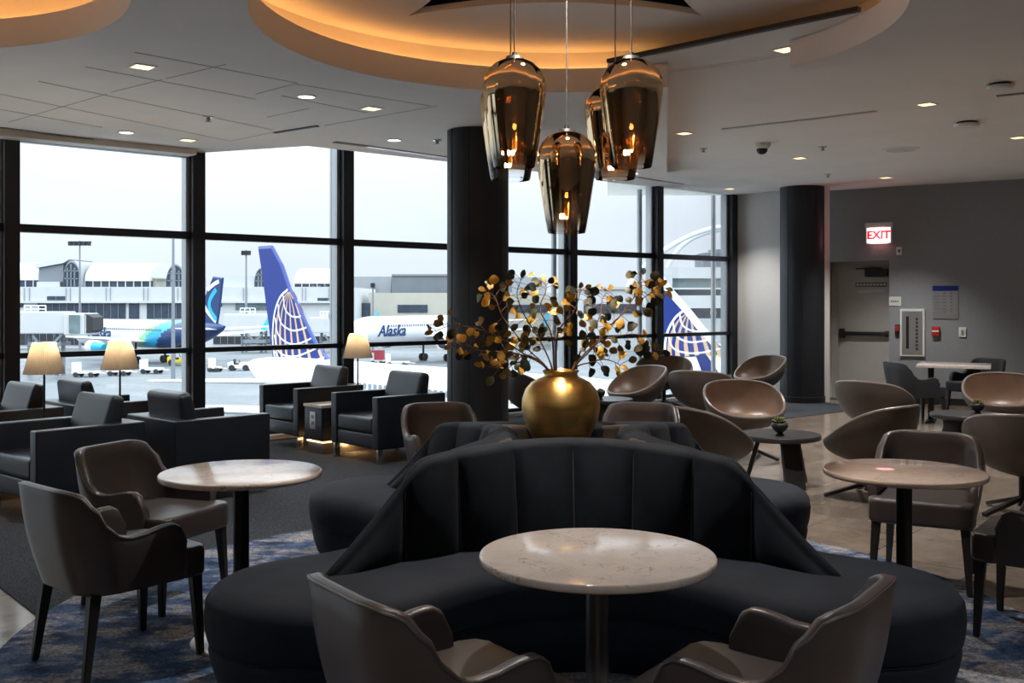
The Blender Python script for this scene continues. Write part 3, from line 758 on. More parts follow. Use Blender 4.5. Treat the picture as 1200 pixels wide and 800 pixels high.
# ---- vase and branches
VX, VY, VZ = .232, 4.87, .80 + RZ
bm = BM()
vp = [(.085, 0), (.10, .004), (.125, .03), (.157, .085), (.178, .14), (.187, .185), (.184, .23), (.168, .275), (.140, .308), (.108, .325), (.088, .333), (.080, .340), (.079, .350), (.086, .358), (.087, .364), (.082, .367), (.074, .362), (.070, .345), (.09, .318), (.13, .29), (.165, .23), (.165, .15), (.12, .04), (.02, .02)]
lathe(bm, vp, 72)
tag(obj('vase', bm, 'gold_brushed', smooth=60, loc=(VX, VY, VZ)), 'round brushed gold vase standing in the middle of the sofa', 'vase')
branches = [
 ('eucalyptus branch arching lowest and furthest left from the vase', [(640, 470), (637, 436), (610, 412), (577, 391), (536, 381), (508, 388)], -.10, 16),
 ('eucalyptus branch curving left over the dark column with gold leaves at its tip', [(644, 470), (641, 436), (618, 408), (590, 372), (580, 348), (569, 341)], .12, 14),
 ('eucalyptus branch rising left of centre to a dark pointed leaf', [(648, 470), (648, 436), (635, 403), (615, 370), (606, 345), (611, 326)], -.05, 15),
 ('eucalyptus branch rising straightest above the vase neck', [(650, 470), (650, 436), (646, 392), (633, 362), (640, 340), (638, 330)], .10, 14),
 ('eucalyptus branch with reddish stem leaning slightly right of the vase neck', [(652, 470), (652, 436), (654, 390), (672, 366), (679, 346), (680, 338)], -.12, 14),
 ('thick eucalyptus branch sweeping furthest right to the window mullion', [(668, 470), (674, 436), (690, 412), (717, 379), (753, 350), (773, 335)], .02, 20),
 ('eucalyptus branch spreading right below the thick branch', [(668, 470), (676, 435), (698, 403), (734, 392), (758, 395), (766, 412)], -.14, 16),
 ('drooping eucalyptus branch at lower left with bright gold leaves', [(642, 470), (637, 435), (606, 414), (565, 411), (547, 404), (530, 406)], .05, 14),
 ('eucalyptus branch rising between the two right hand branches', [(664, 470), (672, 435), (690, 394), (703, 370), (706, 350), (713, 340)], .16, 14),
 ('tallest eucalyptus branch at right ending in one upright dark leaf', [(668, 470), (674, 436), (694, 408), (730, 366), (748, 340), (753, 322)], .20, 15),
 ('short eucalyptus branch hanging right of the vase neck', [(666, 470), (676, 435), (694, 424), (708, 421), (720, 424), (727, 428)], -.06, 9),
 ('short eucalyptus branch hanging low left of the vase neck', [(645, 470), (638, 435), (618, 416), (603, 424), (592, 432), (566, 428)], -.16, 11),
]
def leaf(bm, c, out, nrm, L, Wd, mi):
    out = out.normalized(); s = out.cross(nrm).normalized(); nrm = s.cross(out)
    prof = [(0, .0), (.1, .38), (.28, .82), (.5, 1.0), (.72, .88), (.9, .5), (1.0, .0)]
    vs = []; L_, R_ = [], []
    for a, w in prof:
        base = c + out * (L * a) + nrm * (.10 * L * math.sin(a * PI)) 
        L_.append(bm.verts.new(base - s * (w * Wd / 2) + nrm * .08 * Wd * w)); R_.append(bm.verts.new(base + s * (w * Wd / 2 + 1e-5) + nrm * .08 * Wd * w))
    M_ = [bm.verts.new(c + out * (L * a) + nrm * (.10 * L * math.sin(a * PI))) for a, w in prof]
    for i in range(len(prof) - 1):
        for A_, B_ in ((L_, M_), (M_, R_)):
            f = bm.faces.new((A_[i], B_[i], B_[i + 1], A_[i + 1])); f.material_index = mi; f.smooth = True
for bi, (lab, px, dep, nl) in enumerate(branches):
    pts = []
    n = len(px) - 1
    for i, (x, y) in enumerate(px):
        pts.append(W(x, y, VY + dep * max(0, (i - 1)) / (n - 1)))
    pts[0] = Vector((VX + (pts[1].x - VX) * .3, VY, VZ + .16)); pts[1] = Vector((max(VX - .055, min(VX + .055, pts[1].x)), VY + dep * .15, pts[1].z))
    cv = crom(pts, 10); org = pts[1]
    th = thing('eucalyptus_branch', lab, 'branch', pts[0], 0, 'dried eucalyptus branches in the gold vase')
    cv = [p - pts[0] for p in cv]
    bm = BM(); m = len(cv); tube(bm, cv, [.0052 * (1 - .72 * i / m) for i in range(m)], 6)
    lb = BM()
    r2 = random.Random(40 + bi)
    start = int(m * .34)
    for q in range(nl):
        i = min(m - 2, int(start + (m - start) * (q + .5) / nl)); p = cv[i]; d = (cv[i + 1] - cv[i]).normalized()
        for side in (-1, 1):
            if r2.random() < .16: continue
            perp = d.cross(Vector((0, -1, 0))).normalized() * side
            tw = (perp * r2.uniform(.5, 1.2) + d * r2.uniform(.0, .7) + Vector((0, r2.uniform(-.8, .8), r2.uniform(-.55, .35)))).normalized()
            tl = r2.uniform(.008, .05) * (1.4 if r2.random() < .25 else 1)
            e1 = p + tw * tl
            if tl > .012: tube(bm, [p, p + tw * tl * .5 + Vector((0, 0, .003)), e1], .0014, 4)
            nr = Vector((r2.uniform(-.8, .8), -1, r2.uniform(-.7, .9))).normalized()
            L = r2.uniform(.034, .054); wd = L * r2.uniform(.74, 1.02)
            g = r2.random(); rel = i / m
            warm = .60 if bi in (0, 1, 7, 11) else .46
            mi = 0 if g < warm else (1 if g < warm + .30 else 2)
            leaf(lb, e1, tw + Vector((0, 0, -.25)), nr, L, wd, mi)
    d = (cv[-1] - cv[-3]).normalized(); leaf(lb, cv[-1], d, Vector((.2, -1, .1)).normalized(), .045, .026, 2 if bi in (2, 9) else 0)
    obj('stem', bm, 'stem_brown', th); obj('foliage', lb, ['leaf_gold', 'leaf_olive', 'leaf_dark'], th, 0)

# ---- leather dining armchairs (local +Y is the way they face)
def chair_path():
    pts = []
    hw, yb, yf, rc = .262, -.265, .165, .155
    for i in range(9): pts.append((-hw, yf + (yb + rc - yf) * i / 9))
    for i in range(11): a = R(180 + 90 * i / 11); pts.append((-hw + rc + rc * math.cos(a), yb + rc + rc * math.sin(a)))
    for i in range(5): pts.append((-hw + rc + (2 * hw - 2 * rc) * i / 5, yb))
    for i in range(11): a = R(270 + 90 * i / 11); pts.append((hw - rc + rc * math.cos(a), yb + rc + rc * math.sin(a)))
    for i in range(10): pts.append((hw, yb + rc + (yf - yb - rc) * i / 9))
    return [Vector((x, y, 0)) for x, y in pts]
HT = [(0, .50), (.012, .545), (.035, .572), (.07, .586), (.12, .580), (.19, .565), (.255, .560), (.30, .574), (.335, .614), (.375, .688), (.41, .737), (.44, .755), (.49, .762)]
def chair_shell():
    P = chair_path(); n = len(P); cum = [0]
    for a, b in zip(P, P[1:]): cum.append(cum[-1] + (b - a).length)
    tot = cum[-1]; rings = []; edge = []
    for i, p in enumerate(P):
        a = P[max(0, i - 1)]; b = P[min(n - 1, i + 1)]; d = (b - a).normalized(); nn = Vector((d.y, -d.x, 0)); 
        s = min(cum[i], tot - cum[i]); h = interp(HT, s); zb = .335; th = .044
        nn = -nn if nn.dot(p - Vector((0, .05, 0))) < 0 else nn
        w = sstep(.22, .47, s); lean = .012 + .062 * w
        def P_(o, z): 
            k = (z - zb) / .42; return p + nn * (lean * k + .012 * math.sin(PI * min(1, k)) - .028 * (1 - k) ** 2 * .6 + o) + Vector((0, 0, z))
        prof = [P_(0, zb + (h - .014 - zb) * j / 7) for j in range(8)]
        prof += [P_(-.006, h - .004), P_(-th * .5, h), P_(-th + .006, h - .004)]
        prof += [P_(-th, h - .014 - (h - .014 - zb) * j / 7) for j in range(8)]
        rings.append(prof); edge.append(P_(-.001, h - .008))
    bm = BM(); loft(bm, rings, True); tube(bm, edge, .0042, 6)
    return bm
def make_chair(label, mat='leather_taupe'):
    t = thing('dining_chair', label, 'chair', (0, 0, 0), 0, 'leather dining armchairs')
    obj('shell', chair_shell(), mat, t, 45)
    bm = BM()
    pl = [(-.212, -.215), (.212, -.215), (.222, .15), (.262, .165), (.262, .20), (.25, .262), (.20, .285), (-.20, .285), (-.25, .262), (-.262, .20), (-.262, .165), (-.222, .15)]
    prism(bm, pl, .335, .462, .026, 4); obj('seat', bm, 'leather_seat' if mat == 'leather_taupe' else mat, t, 50)
    for x, y in ((-.215, .235), (.215, .235), (-.20, -.20), (.20, -.20)):
        bm = BM(); taper(bm, (x, y, .34), (x * 1.10, y * (1.06 if y > 0 else 1.22), 0), .023, .0135); obj('leg', bm, 'leg_dark', t)
    return t
hd = lambda deg: R(deg - 90)
ch = make_chair('taupe leather dining armchair at bottom left of the front table, seen from behind')
spots = [((-.177, 2.79), 36, None), ((.652, 2.77), 145, 'taupe leather dining armchair at bottom right of the front table, seen from behind'),
         ((-1.66, 4.30), 49, 'taupe leather dining armchair nearest the left edge, back to the camera on the blue rug'),
         ((-1.80, 5.16), -22, 'taupe leather dining armchair behind the left table, its seat facing right'),
         ((2.22, 5.50), -118, 'dark brown dining armchair behind the right table, facing the camera'),
         ((2.41, 4.60), 143, 'dark dining armchair cut by the right edge on the blue rug'),
         ((-.45, 7.15), -70, 'dining armchair back just showing left of the gold vase beside the column'),
         ((.86, 7.15), -108, 'dining armchair back just showing right of the gold vase')]
for i, (p, a, lab) in enumerate(spots):
    onrug = (Vector((*p, 0)) - Vector((.1, 4.85, 0))).length < 2.5
    c = ch if lab is None else dup(ch, lab, (0, 0, 0))
    c.location = (*p, RZ if onrug else .009); c.rotation_euler = (0, 0, hd(a))
chb = make_chair('charcoal dining chair left of the square table by the grey wall', 'cloth_charcoal'); chb['group'] = 'charcoal chairs at the square table'
chb.location = (5.0, 12.7, 0); chb.rotation_euler = (0, 0, hd(10)); chb['label'] = 'charcoal cloth chair left of the square table by the grey wall'
for c in [o for o in chb.children]:
    if c.name.startswith('leg'): pass
c2_ = dup(chb, 'charcoal cloth chair right of the square table by the grey wall', (6.06, 13.4, 0), hd(208))

# square table by the wall
t = thing('dining_table', 'square pale topped dining table on black posts by the grey wall', 'table', (5.55, 12.85, 0), math.atan2(WD.y, WD.x) + R(8))
bm = BM(); boxb(bm, (-.42, -.38, .69), (.42, .38, .725), .006); obj('tabletop', bm, 'stone_cream', t)
for x in (-.27, .27):
    bm = BM(); boxb(bm, (x - .035, -.035, .02), (x + .035, .035, .69), .006); obj('post', bm, 'metal_black', t)
    bm = BM(); boxb(bm, (x - .05, -.30, 0), (x + .05, .30, .02), .006); obj('foot_plate', bm, 'metal_black', t)

# ---- boxy lounge armchairs
def make_armchair(label):
    t = thing('lounge_armchair', label, 'armchair', (0, 0, 0), 0, 'boxy black leather lounge armchairs')
    w, d, a = .39, .40, .095
    poly = [(-w, d), (-w, -d), (w, -d), (w, d), (w - a, d), (w - a, -d + .13), (-w + a, -d + .13), (-w + a, d)]
    bm = BM(); prism(bm, poly, .135, .62, .012, 3); obj('frame', bm, 'leather_black', t, 45)
    bm = BM(); boxb(bm, (-w + a - .004, -d + .12, .138), (w - a + .004, d - .012, .27), .012, 3); obj('seat_base', bm, 'leather_black', t, 45)
    bm = BM(); boxb(bm, (-w + a + .006, -d + .13, .272), (w - a - .006, d - .005, .425), .035, 4); obj('seat_cushion', bm, 'leather_black', t, 60)
    bm = BM(); box(bm, (.56, .17, .40), (0, 0, .20), .05, 4)
    for v in bm.verts:
        k = max(0, min(1, v.co.z / .4)); v.co.y *= 1 - .45 * k; v.co.z += .015 * math.cos(v.co.x / .28 * PI / 2) * k
    bmesh.ops.transform(bm, matrix=Matrix.Translation((0, -d + .225, .415)) @ Matrix.Rotation(R(12), 4, 'X'), verts=bm.verts); obj('back_cushion', bm, 'leather_black', t, 60)
    for x in (-1, 1):
        for y in (-1, 1):
            bm = BM(); boxb(bm, (x * (w - .035) - .012, y * (d - .045) - .03, 0), (x * (w - .035) + .012, y * (d - .045) + .03, .138), .003); obj('leg', bm, 'chrome', t)
    return t
ar = make_armchair('black leather lounge armchair by the windows left of the small box table')
ar.location = (-2.13, 10.87, .007); ar.rotation_euler = (0, 0, hd(-137))
for lab, p, a in (('black leather lounge armchair beside the dark column, right of the small box table', (-1.20, 9.93), -137),
                  ('large black leather lounge armchair at left, nearest the camera, facing left', (-3.24, 7.46), -131),
                  ('black leather lounge armchair seen from behind, backing onto the nearest left one', (-2.46, 8.04), 46),
                  ('black leather lounge armchair between the two lamps near the window', (-3.68, 9.20), 46),
                  ('black leather lounge armchair cut by the left edge, under the left lamp', (-4.30, 8.52), -131)):
    dup(ar, lab, (*p, .007), hd(a))

# ---- box side tables and table lamps
def box_table(label, p, a):
    t = thing('side_table', label, 'table', (*p, .007), hd(a), 'box side tables between the armchairs')
    bm = BM(); boxb(bm, (-.155, -.34, .13), (.155, .34, .455), .006); obj('body', bm, 'leather_black', t)
    bm = BM(); boxb(bm, (-.165, -.35, .455), (.165, .35, .485), .006); obj('tabletop', bm, 'stone_cream', t)
    bm = BM(); boxb(bm, (-.135, -.31, 0), (.135, .31, .105), .004); obj('plinth', bm, 'metal_grey', t)
    bm = BM(); boxb(bm, (-.05, .338, .24), (.05, .346, .41), .003); pl = obj('outlet_plate', bm, 'aluminium', t)
    bm = BM()
    for z in (.285, .345): boxb(bm, (-.022, .345, z), (.022, .349, z + .035), .004)
    obj('socket', bm, 'metal_grey', pl)
    bm = BM()
    for (x0, y0, x1, y1) in ((-.14, -.32, .14, -.31), (-.14, .312, .14, .322), (-.147, -.31, -.137, .31), (.137, -.31, .147, .31)): boxb(bm, (x0, y0, .112), (x1, y1, .122))
    gs = obj('glow_strip', bm, 'glow_led', t)
    for gx in (-.23, .23): light('POINT', 'strip_light', gs, (gx, .0, .085), 1.6, (1, .52, .18), .04)
    return t
def table_lamp(label, x, y, z, zs, zb):
    t = thing('table_lamp', label, 'lamp', (x, y, z), 0, 'pleated shade lamps on the box tables')
    H = zs - z
    bm = BM(); lathe(bm, [(.085, 0), (.085, .010), (.02, .016)], 32); obj('foot', bm, 'metal_black', t)
    bm = BM(); lathe(bm, [(.0085, .012), (.0085, H - .03)], 12); lathe(bm, [(.018, H - .10), (.018, H - .05)], 12); obj('pole', bm, 'metal_black', t)
    bm = BM(); r0, r1 = .152, .088; n = 96; rings = []
    for s in range(9):
        k = s / 8; r = r0 + (r1 - r0) * k; zz = zb - z + (zs - zb) * k
        rings.append([((r + .004 * (-1) ** i * (1 - .5 * k)) * math.cos(2 * PI * i / n), (r + .004 * (-1) ** i * (1 - .5 * k)) * math.sin(2 * PI * i / n), zz) for i in range(n)])
    loft(bm, rings, True, False, False); obj('lamp_shade', bm, 'shade_pleated', t, 0)
    bm = BM(); lathe(bm, [(.012, H - .055), (.026, H - .04), (.03, H - .025), (.02, H - .01), (.004, H - .006)], 16); obj('bulb', bm, 'lamp_bulb', t)
    for gx in (-.042, .042): light('POINT', 'glow', t, (gx, 0, H - .045), 1.7, (1, .74, .46), .012)
    return t
bt = box_table('box side table with an outlet plate between the two window armchairs', (-1.72, 10.36), -137)
box_table('box side table under the leftmost lamp', (-3.74, 8.02), -131); box_table('box side table under the second lamp from the left', (-3.20, 8.66), 46)
table_lamp('leftmost lamp with a pleated glowing shade', -3.70, 8.10, .492, 1.18, .935)
table_lamp('second lamp from the left with a pleated glowing shade', -3.30, 8.62, .492, 1.175, .935)
table_lamp('lamp with a pleated glowing shade right of the tall blue tail fin', -1.60, 10.62, .492, 1.17, .925)

# ---- tub chairs on star bases
def make_tub(label):
    t = thing('tub_chair', label, 'chair', (0, 0, 0), 0, 'leather tub chairs on star bases')
    nA, nT = 56, 14
    def hh(a): return .412 + .308 * (.55 * sstep(.04, .90, (1 + math.cos(a)) / 2) + .45 * (1 + math.cos(a)) / 2)
    def rim(a):
        c, s = math.cos(a), math.sin(a); 
        rx = .385 + .015 * abs(s) ; ry = .335
        return rx * s, -ry * c - .015
    def pt(a, k, off):
        rx, ry = rim(a); h = hh(a); q = math.sin(k * PI / 2) ** .85
        zb = .275; z = zb + (h - zb) * (1 - math.cos(k * PI / 2)) ** (.80 + .25 * (1 + math.cos(a)) / 2)
        L = math.hypot(rx, ry); f = max(0, (L * q - off)) / L
        return Vector((rx * f, ry * f, z + off * .6 * (1 - k)))
    angs = [2 * PI * i / nA for i in range(nA)]
    bm = BM(); loft(bm, [[pt(a, .08 + .92 * k / nT, 0) for a in angs] for k in range(nT + 1)] + [[pt(a, 1, .016) + Vector((0, 0, .007)) for a in angs]], True, True, False); obj('shell', bm, 'leather_tan_outer', t, 60)
    bm = BM()
    inner = []
    for k in range(nT + 1):
        q = 1 - k / nT; ring = []
        for a in angs:
            p = pt(a, max(.02, q), .032 if q < .999 else .028); 
            floor = .40 - .03 * (p.x ** 2 + p.y ** 2) ** .5
            p.z = max(p.z + (.0 if q < .999 else .002), floor - .012 * (1 - q)); ring.append(p)
        inner.append(ring)
    loft(bm, inner, True, False, True); obj('upholstery', bm, 'leather_tan', t, 60)
    bm = BM(); pts = [pt(a, 1, .015) + Vector((0, 0, .004)) for a in angs]; pts.append(pts[0]); tube(bm, pts, .0155, 8); obj('rim', bm, 'rim_piping', t)
    bm = BM(); lathe(bm, [(.04, .06), (.03, .10), (.03, .26), (.09, .285)], 20); obj('post', bm, 'metal_black', t)
    for k in range(4):
        a = R(45 + 90 * k); bm = BM(); d = Vector((math.cos(a), math.sin(a), 0)); bar(bm, d * .02 + Vector((0, 0, .115)), d * .34 + Vector((0, 0, .016)), .042, .026, .004); obj('leg', bm, 'leg_dark', t)
    return t
tub = make_tub('tan tub chair seen from behind at centre right, pulled up to the low oval table')
tubs = [((1.47, 7.75), 28, None),
        ((1.47, 12.15), -150, 'tub chair with a pale rim just right of the gold vase, opening to the left'),
        ((2.19, 11.75), 62, 'tub chair seen from behind below the right hand blue tail fin'),
        ((3.50, 14.5), -150, 'tub chair standing against the far dark column, opening to the left'),
        ((2.12, 14.3), -100, 'tub chair of which only the top rim shows, nearest the window behind another'),
        ((2.24, 9.85), -82, 'brown tub chair facing the camera behind the low oval table'),
        ((.22, 11.6), 20, 'tub chair half hidden behind the left side of the gold vase'),
        ((2.74, 7.85), 130, 'brown tub chair behind the right stone table, its high back to the right'),
        ((3.62, 10.2), 42, 'tub chair in front of the grey door, its high back to the left'),
        ((5.22, 10.9), -112, 'brown tub chair at the right edge behind the plant bowl, facing the camera'),
        ((3.62, 7.25), 62, 'tub chair cut by the right edge, with its crossed legs showing')]
for p, a, lab in tubs:
    c = tub if lab is None else dup(tub, lab, (0, 0, 0))
    oncar = (Vector((*p, 0)) - WE).dot(N) < 2.57
    c.location = (*p, .007 if oncar else 0); c.rotation_euler = (0, 0, hd(a))

# ---- low round coffee tables with slab legs, succulent bowls
def coffee(label, x, y, d, rot=0, top='wood_dark'):
    t = thing('coffee_table', label, 'table', (x, y, 0), rot, 'low dark coffee tables'); r = d / 2
    bm = BM(); lathe(bm, [(r - .02, .375), (r, .385), (r, .412), (r - .006, .42)], 56); obj('tabletop', bm, top, t, 50)
    for k in range(3):
        a = R(120 * k + 20); d_ = Vector((math.cos(a), math.sin(a), 0)); s_ = Vector((-d_.y, d_.x, 0))
        bm = BM(); t2 = bmesh.new()
        def ring(c, w, h): return [c - s_ * w - d_ * h, c + s_ * w - d_ * h, c + s_ * w + d_ * h, c - s_ * w + d_ * h]
        loft(t2, [ring(d_ * (r * .50) + Vector((0, 0, .378)), .075, .018), ring(d_ * (r * .82), .085, .018)]); merge(bm, t2); obj('leg', bm, 'wood_dark', t, 0)
    return t
coffee('low dark round coffee table at centre right with a small succulent bowl', 2.20, 8.42, .66, .4)
coffee('low dark round coffee table near the right edge with a small plant bowl', 4.42, 9.95, .68, 1.0)
coffee('low round coffee table right behind the gold vase, its top shining with daylight', 1.02, 11.5, .68, .2, 'metal_black')
coffee('low coffee table hidden behind the tub chairs near the far column', 2.85, 13.2, .66, .1)
def bowl(label, x, y, k=1.0):
    t = thing('succulent_bowl', label, 'plant', (x, y, .42), 0, 'small succulent bowls on the low tables')
    bm = BM(); lathe(bm, [(.030 * k, 0), (.034 * k, .008), (.020 * k, .022), (.046 * k, .045), (.062 * k, .075), (.058 * k, .098), (.050 * k, .104), (.046 * k, .095)], 28); obj('bowl', bm, 'plastic_black', t, 60)
    bm = BM(); r2 = random.Random(int(x * 100))
    for ring, (n, el, L) in enumerate(((9, 20, .062), (8, 45, .055), (6, 68, .048), (1, 90, .04))):
        for q in range(n):
            a = 2 * PI * (q + .5 * ring) / n + r2.uniform(-.1, .1); e_ = R(el)
            d_ = Vector((math.cos(a) * math.cos(e_), math.sin(a) * math.cos(e_), math.sin(e_))); p0 = Vector((0, 0, .09 * k))
            tube(bm, [p0, p0 + d_ * L * .55 * k, p0 + d_ * L * k + Vector((0, 0, .006))], [.008 * k, .012 * k, .002], 6)
    obj('succulent', bm, 'succulent', t)
bowl('black bowl with a succulent on the centre right coffee table', 2.17, 8.30, 1.1)
bowl('black bowl with a yellowish plant on the right coffee table', 4.50, 9.90, 1.05)
bowl('tiny black bowl of succulent beside the gold vase on the shining table', .98, 11.35, .9)
bowl('black bowl with a succulent below the far right window corner', 2.78, 13.15, 1.1)

# ---- glass pendants
def pendant(label, px0, px1, ytop, ybot, Y, proto=None):
    x = ((px0 + px1) / 2 - CX) / F * Y; zt = EYE - (ytop - HY) / F * Y; zb = EYE - (ybot - HY) / F * Y; H = zt - zb; r = (px1 - px0) / 2 / F * Y
    t = thing('pendant_lamp', label, 'pendant light', (x, Y, zt), 0, 'gold mirrored glass pendants above the sofa')
    prof = [(.10, 0), (.36, -.018), (.62, -.055), (.83, -.115), (.96, -.19), (1.0, -.255), (.985, -.33), (.93, -.46), (.85, -.62), (.77, -.77), (.70, -.89), (.645, -.985), (.62, -1.0), (.62, -.985)]
    bm = BM(); rip = lambda q: 1 + .008 * math.sin(9 * q) + .005 * math.sin(17 * q + 1.3)
    t3 = bmesh.new(); sg = 160
    loft(t3, [[(a * r * (1 + (rip(2 * PI * k / sg) - 1) * sstep(-.10, -.30, z)) * math.cos(2 * PI * k / sg), a * r * (1 + (rip(2 * PI * k / sg) - 1) * sstep(-.10, -.30, z)) * math.sin(2 * PI * k / sg), z * H) for k in range(sg)] for a, z in prof], True, False, False); merge(bm, t3); g = obj('glass_shade', bm, 'mirror_glass', t, 70)
    bm = BM(); lathe(bm, [(.13 * r, -.01 * H), (.30 * r, -.014 * H), (.26 * r, .012 * H), (.09 * r, .02 * H), (.07 * r, .05 * H)], 28); obj('cap', bm, 'plastic_black', t)
    ztop = ZR + .15 if True else ZR
    bm = BM(); tube(bm, [(0, 0, .03 * H), (0, 0, ztop - zt)], .0032, 6); obj('cable', bm, 'metal_grey', t)
    bm = BM(); lathe(bm, [(.016, -.02 * H), (.016, -.50 * H), (.02, -.52 * H), (.02, -.58 * H)], 16); lathe(bm, [(.012, -.66 * H), (.012, -.84 * H)], 12); obj('lamp_stem', bm, 'gold_brushed', t)
    bm = BM(); lathe(bm, [(.004, -.60 * H), (.009, -.615 * H), (.010, -.635 * H), (.006, -.655 * H), (.002, -.66 * H)], 16); lathe(bm, [(.004, -.835 * H), (.007, -.85 * H), (.002, -.865 * H)], 12); obj('bulb', bm, 'bulb_warm', t)
    light('POINT', 'glow', t, (.035, 0, -.72 * H), 5, (1, .70, .40), .012)
    return t
pendant('front left glass pendant, clear of the one behind it', 565.5, 640, 68, 196, 4.75)
pendant('lower glass pendant hanging half hidden behind the front left one', 562.5, 634, 88, 211, 5.35)
pendant('lowest glass pendant, in the middle over the vase', 629.5, 698.5, 153, 273, 5.05)
pendant('front right glass pendant, the highest at right', 703, 777, 68, 196, 4.75)
pendant('glass pendant half hidden behind the front right one', 685, 757, 98, 210, 5.35)
# ================================================================== OUTSIDE
GZ = -7.5
bm = BM(); boxb(bm, (-420, 14.0, GZ - 1), (420, 700, GZ)); boxb(bm, (-420, -60, GZ - 1), (-14, 14, GZ)); struct('ground', bm, 'apron', smooth=0)
bm = BM(); boxb(bm, (-26, 15.9 + 2, GZ), (-25.7, 18.2, GZ + .02)); bm.free()
bm = BM()
for a, b in (((-60, 60), (-10, 48)), ((-55, 45), (-20, 38)), ((-70, 88), (10, 80))): bar(bm, (a[0], a[1], GZ + .01), (b[0], b[1], GZ + .01), .5, .02)
struct('ground_line', bm, 'paint_white', smooth=0)
def X(px, Y): return (px - CX) / F * Y
def Z(py, Y): return EYE - (py - HY) / F * Y
def pbox(bm, px0, px1, py0, py1, Y, depth, bev=0): boxb(bm, (X(px0, Y), Y, Z(py1, Y)), (X(px1, Y), Y + depth, Z(py0, Y)), bev)

# ---- long terminal with vaulted roofs, about 200 m away
YT = 200.0
t = thing('terminal_building', 'long white airport terminal with vaulted roofs and dark arched windows across the apron', 'building', (X(200, YT), YT, GZ))
O = Matrix.Translation(-Vector((X(200, YT), YT, GZ)))
def tp(name, bm, mat, smooth=0, parent=None):
    bmesh.ops.transform(bm, matrix=O, verts=bm.verts); return obj(name, bm, mat, parent or t, smooth)
bm = BM(); boxb(bm, (X(-160, YT), YT, GZ), (X(408, YT), YT + 40, Z(336, YT))); tp('wall', bm, 'concrete_white')
bm = BM(); boxb(bm, (X(245, YT), YT + 1, Z(336, YT) - .5), (X(300, YT), YT + 30, Z(323, YT))); tp('roof_block', bm, 'concrete_white')
bm = BM(); boxb(bm, (X(-160, YT), YT - .8, Z(355, YT)), (X(408, YT), YT, Z(352.5, YT))); tp('ledge', bm, 'concrete_white')
for a, b, y0, y1, m in ((44, 147, 355, 373, 'far_glass'), (151, 163, 355, 373, 'far_glass'), (172, 232, 355, 373, 'far_glass'), (22, 27, 354, 360, 'far_glass'), (-90, 10, 355, 373, 'far_glass'), (55, 76, 347, 351.5, 'far_glass'), (276, 318, 354.5, 363, 'far_green_glass'), (246, 260, 354, 359, 'far_glass'), (328, 340, 355, 367, 'far_glass'), (372, 386, 349, 352.5, 'far_glass'), (22, 160, 391, 404, 'rubber'), (250, 408, 394, 403, 'rubber'), (172, 232, 391, 404, 'rubber')):
    bm = BM(); pbox(bm, a, b, y0, y1, YT - .15, .6)
    o = tp('window', bm, m)
    bm = BM(); nn = max(1, int((b - a) / 8))
    for q in range(1, nn): pbox(bm, a + (b - a) * q / nn - .25, a + (b - a) * q / nn + .25, y0, y1, YT - .25, .2)
    if nn > 1: obj('mullion', (bmesh.ops.transform(bm, matrix=O, verts=bm.verts), bm)[1], 'far_steel', o, 0)
    else: bm.free()
bm = BM()
for p in (28, 34, 77, 82, 124, 129, 168, 173, 208, 213, 285, 289, 354, 358, 385, 389): pbox(bm, p - .35, p + .35, 337, 353, YT - .2, .4)
tp('pilaster_joint', bm, 'roof_shade')
def vault(px0, px1, ptop, pbot, mat='roof_white'):
    z0, z1 = Z(pbot, YT), Z(ptop, YT); Rz = z1 - z0; Ry = 8.0; yc = YT + 10
    bm = BM(); rings = []
    for x in (X(px0, YT), X(px1, YT)): rings.append([(x, yc - Ry * math.cos(PI * k / 20), z0 + Rz * math.sin(PI * k / 20)) for k in range(21)])
    loft(bm, rings, True); tp('roof_vault', bm, mat, 40)
    bm = BM(); boxb(bm, (X(px0, YT), yc - Ry + .3, Z(336, YT)), (X(px1, YT), yc + Ry - .3, z0 + .05)); tp('clerestory', bm, 'far_glass')
    bm = BM()
    n = int((px1 - px0) / 9)
    for q in range(n + 1): x = X(px0 + (px1 - px0) * q / n, YT); boxb(bm, (x - .09, yc - Ry + .15, Z(336, YT)), (x + .09, yc - Ry + .35, z0))
    tp('clerestory_post', bm, 'concrete_white')
vault(94, 171, 306, 329); vault(-60, 42, 305, 328); vault(342, 396, 313, 332)
def arch(px, w, ptop, pbot):
    z0, z1 = Z(pbot, YT), Z(ptop, YT); hw = w / 2 / F * YT; y0 = YT + .6
    def prof(k, s=1.0): 
        a = PI * k / 24; return (X(px, YT) - hw * s * math.cos(a), z0 + (z1 - z0) * s * math.sin(a) ** .8)
    bm = BM(); loft(bm, [[(prof(k)[0], y, prof(k)[1]) for k in range(25)] for y in (y0, y0 + 14)], True); tp('roof_vault', bm, 'roof_shade', 30)
    bm = BM(); loft(bm, [[(prof(k, .92)[0], y, prof(k, .92)[1]) for k in range(25)] for y in (y0 - .25, y0 + .2)], True); o = tp('arched_window', bm, 'far_glass')
    bm = BM()
    for q in (-.4, 0, .4): boxb(bm, (X(px, YT) + hw * q - .12, y0 - .4, z0), (X(px, YT) + hw * q + .12, y0 - .2, z0 + (z1 - z0) * (.86 if q == 0 else .72)))
    for q in (.3, .6): boxb(bm, (X(px, YT) - hw * .75, y0 - .4, z0 + (z1 - z0) * q - .1), (X(px, YT) + hw * .75, y0 - .2, z0 + (z1 - z0) * q + .1))
    obj('mullion', (bmesh.ops.transform(bm, matrix=O, verts=bm.verts), bm)[1], 'far_steel', o, 0)
arch(82.5, 21, 305, 335.5); arch(204.5, 23, 309, 337); arch(306, 18, 313, 336)
bm = BM()
def pt(px, py, y): return (X(px, YT), y, Z(py, YT))
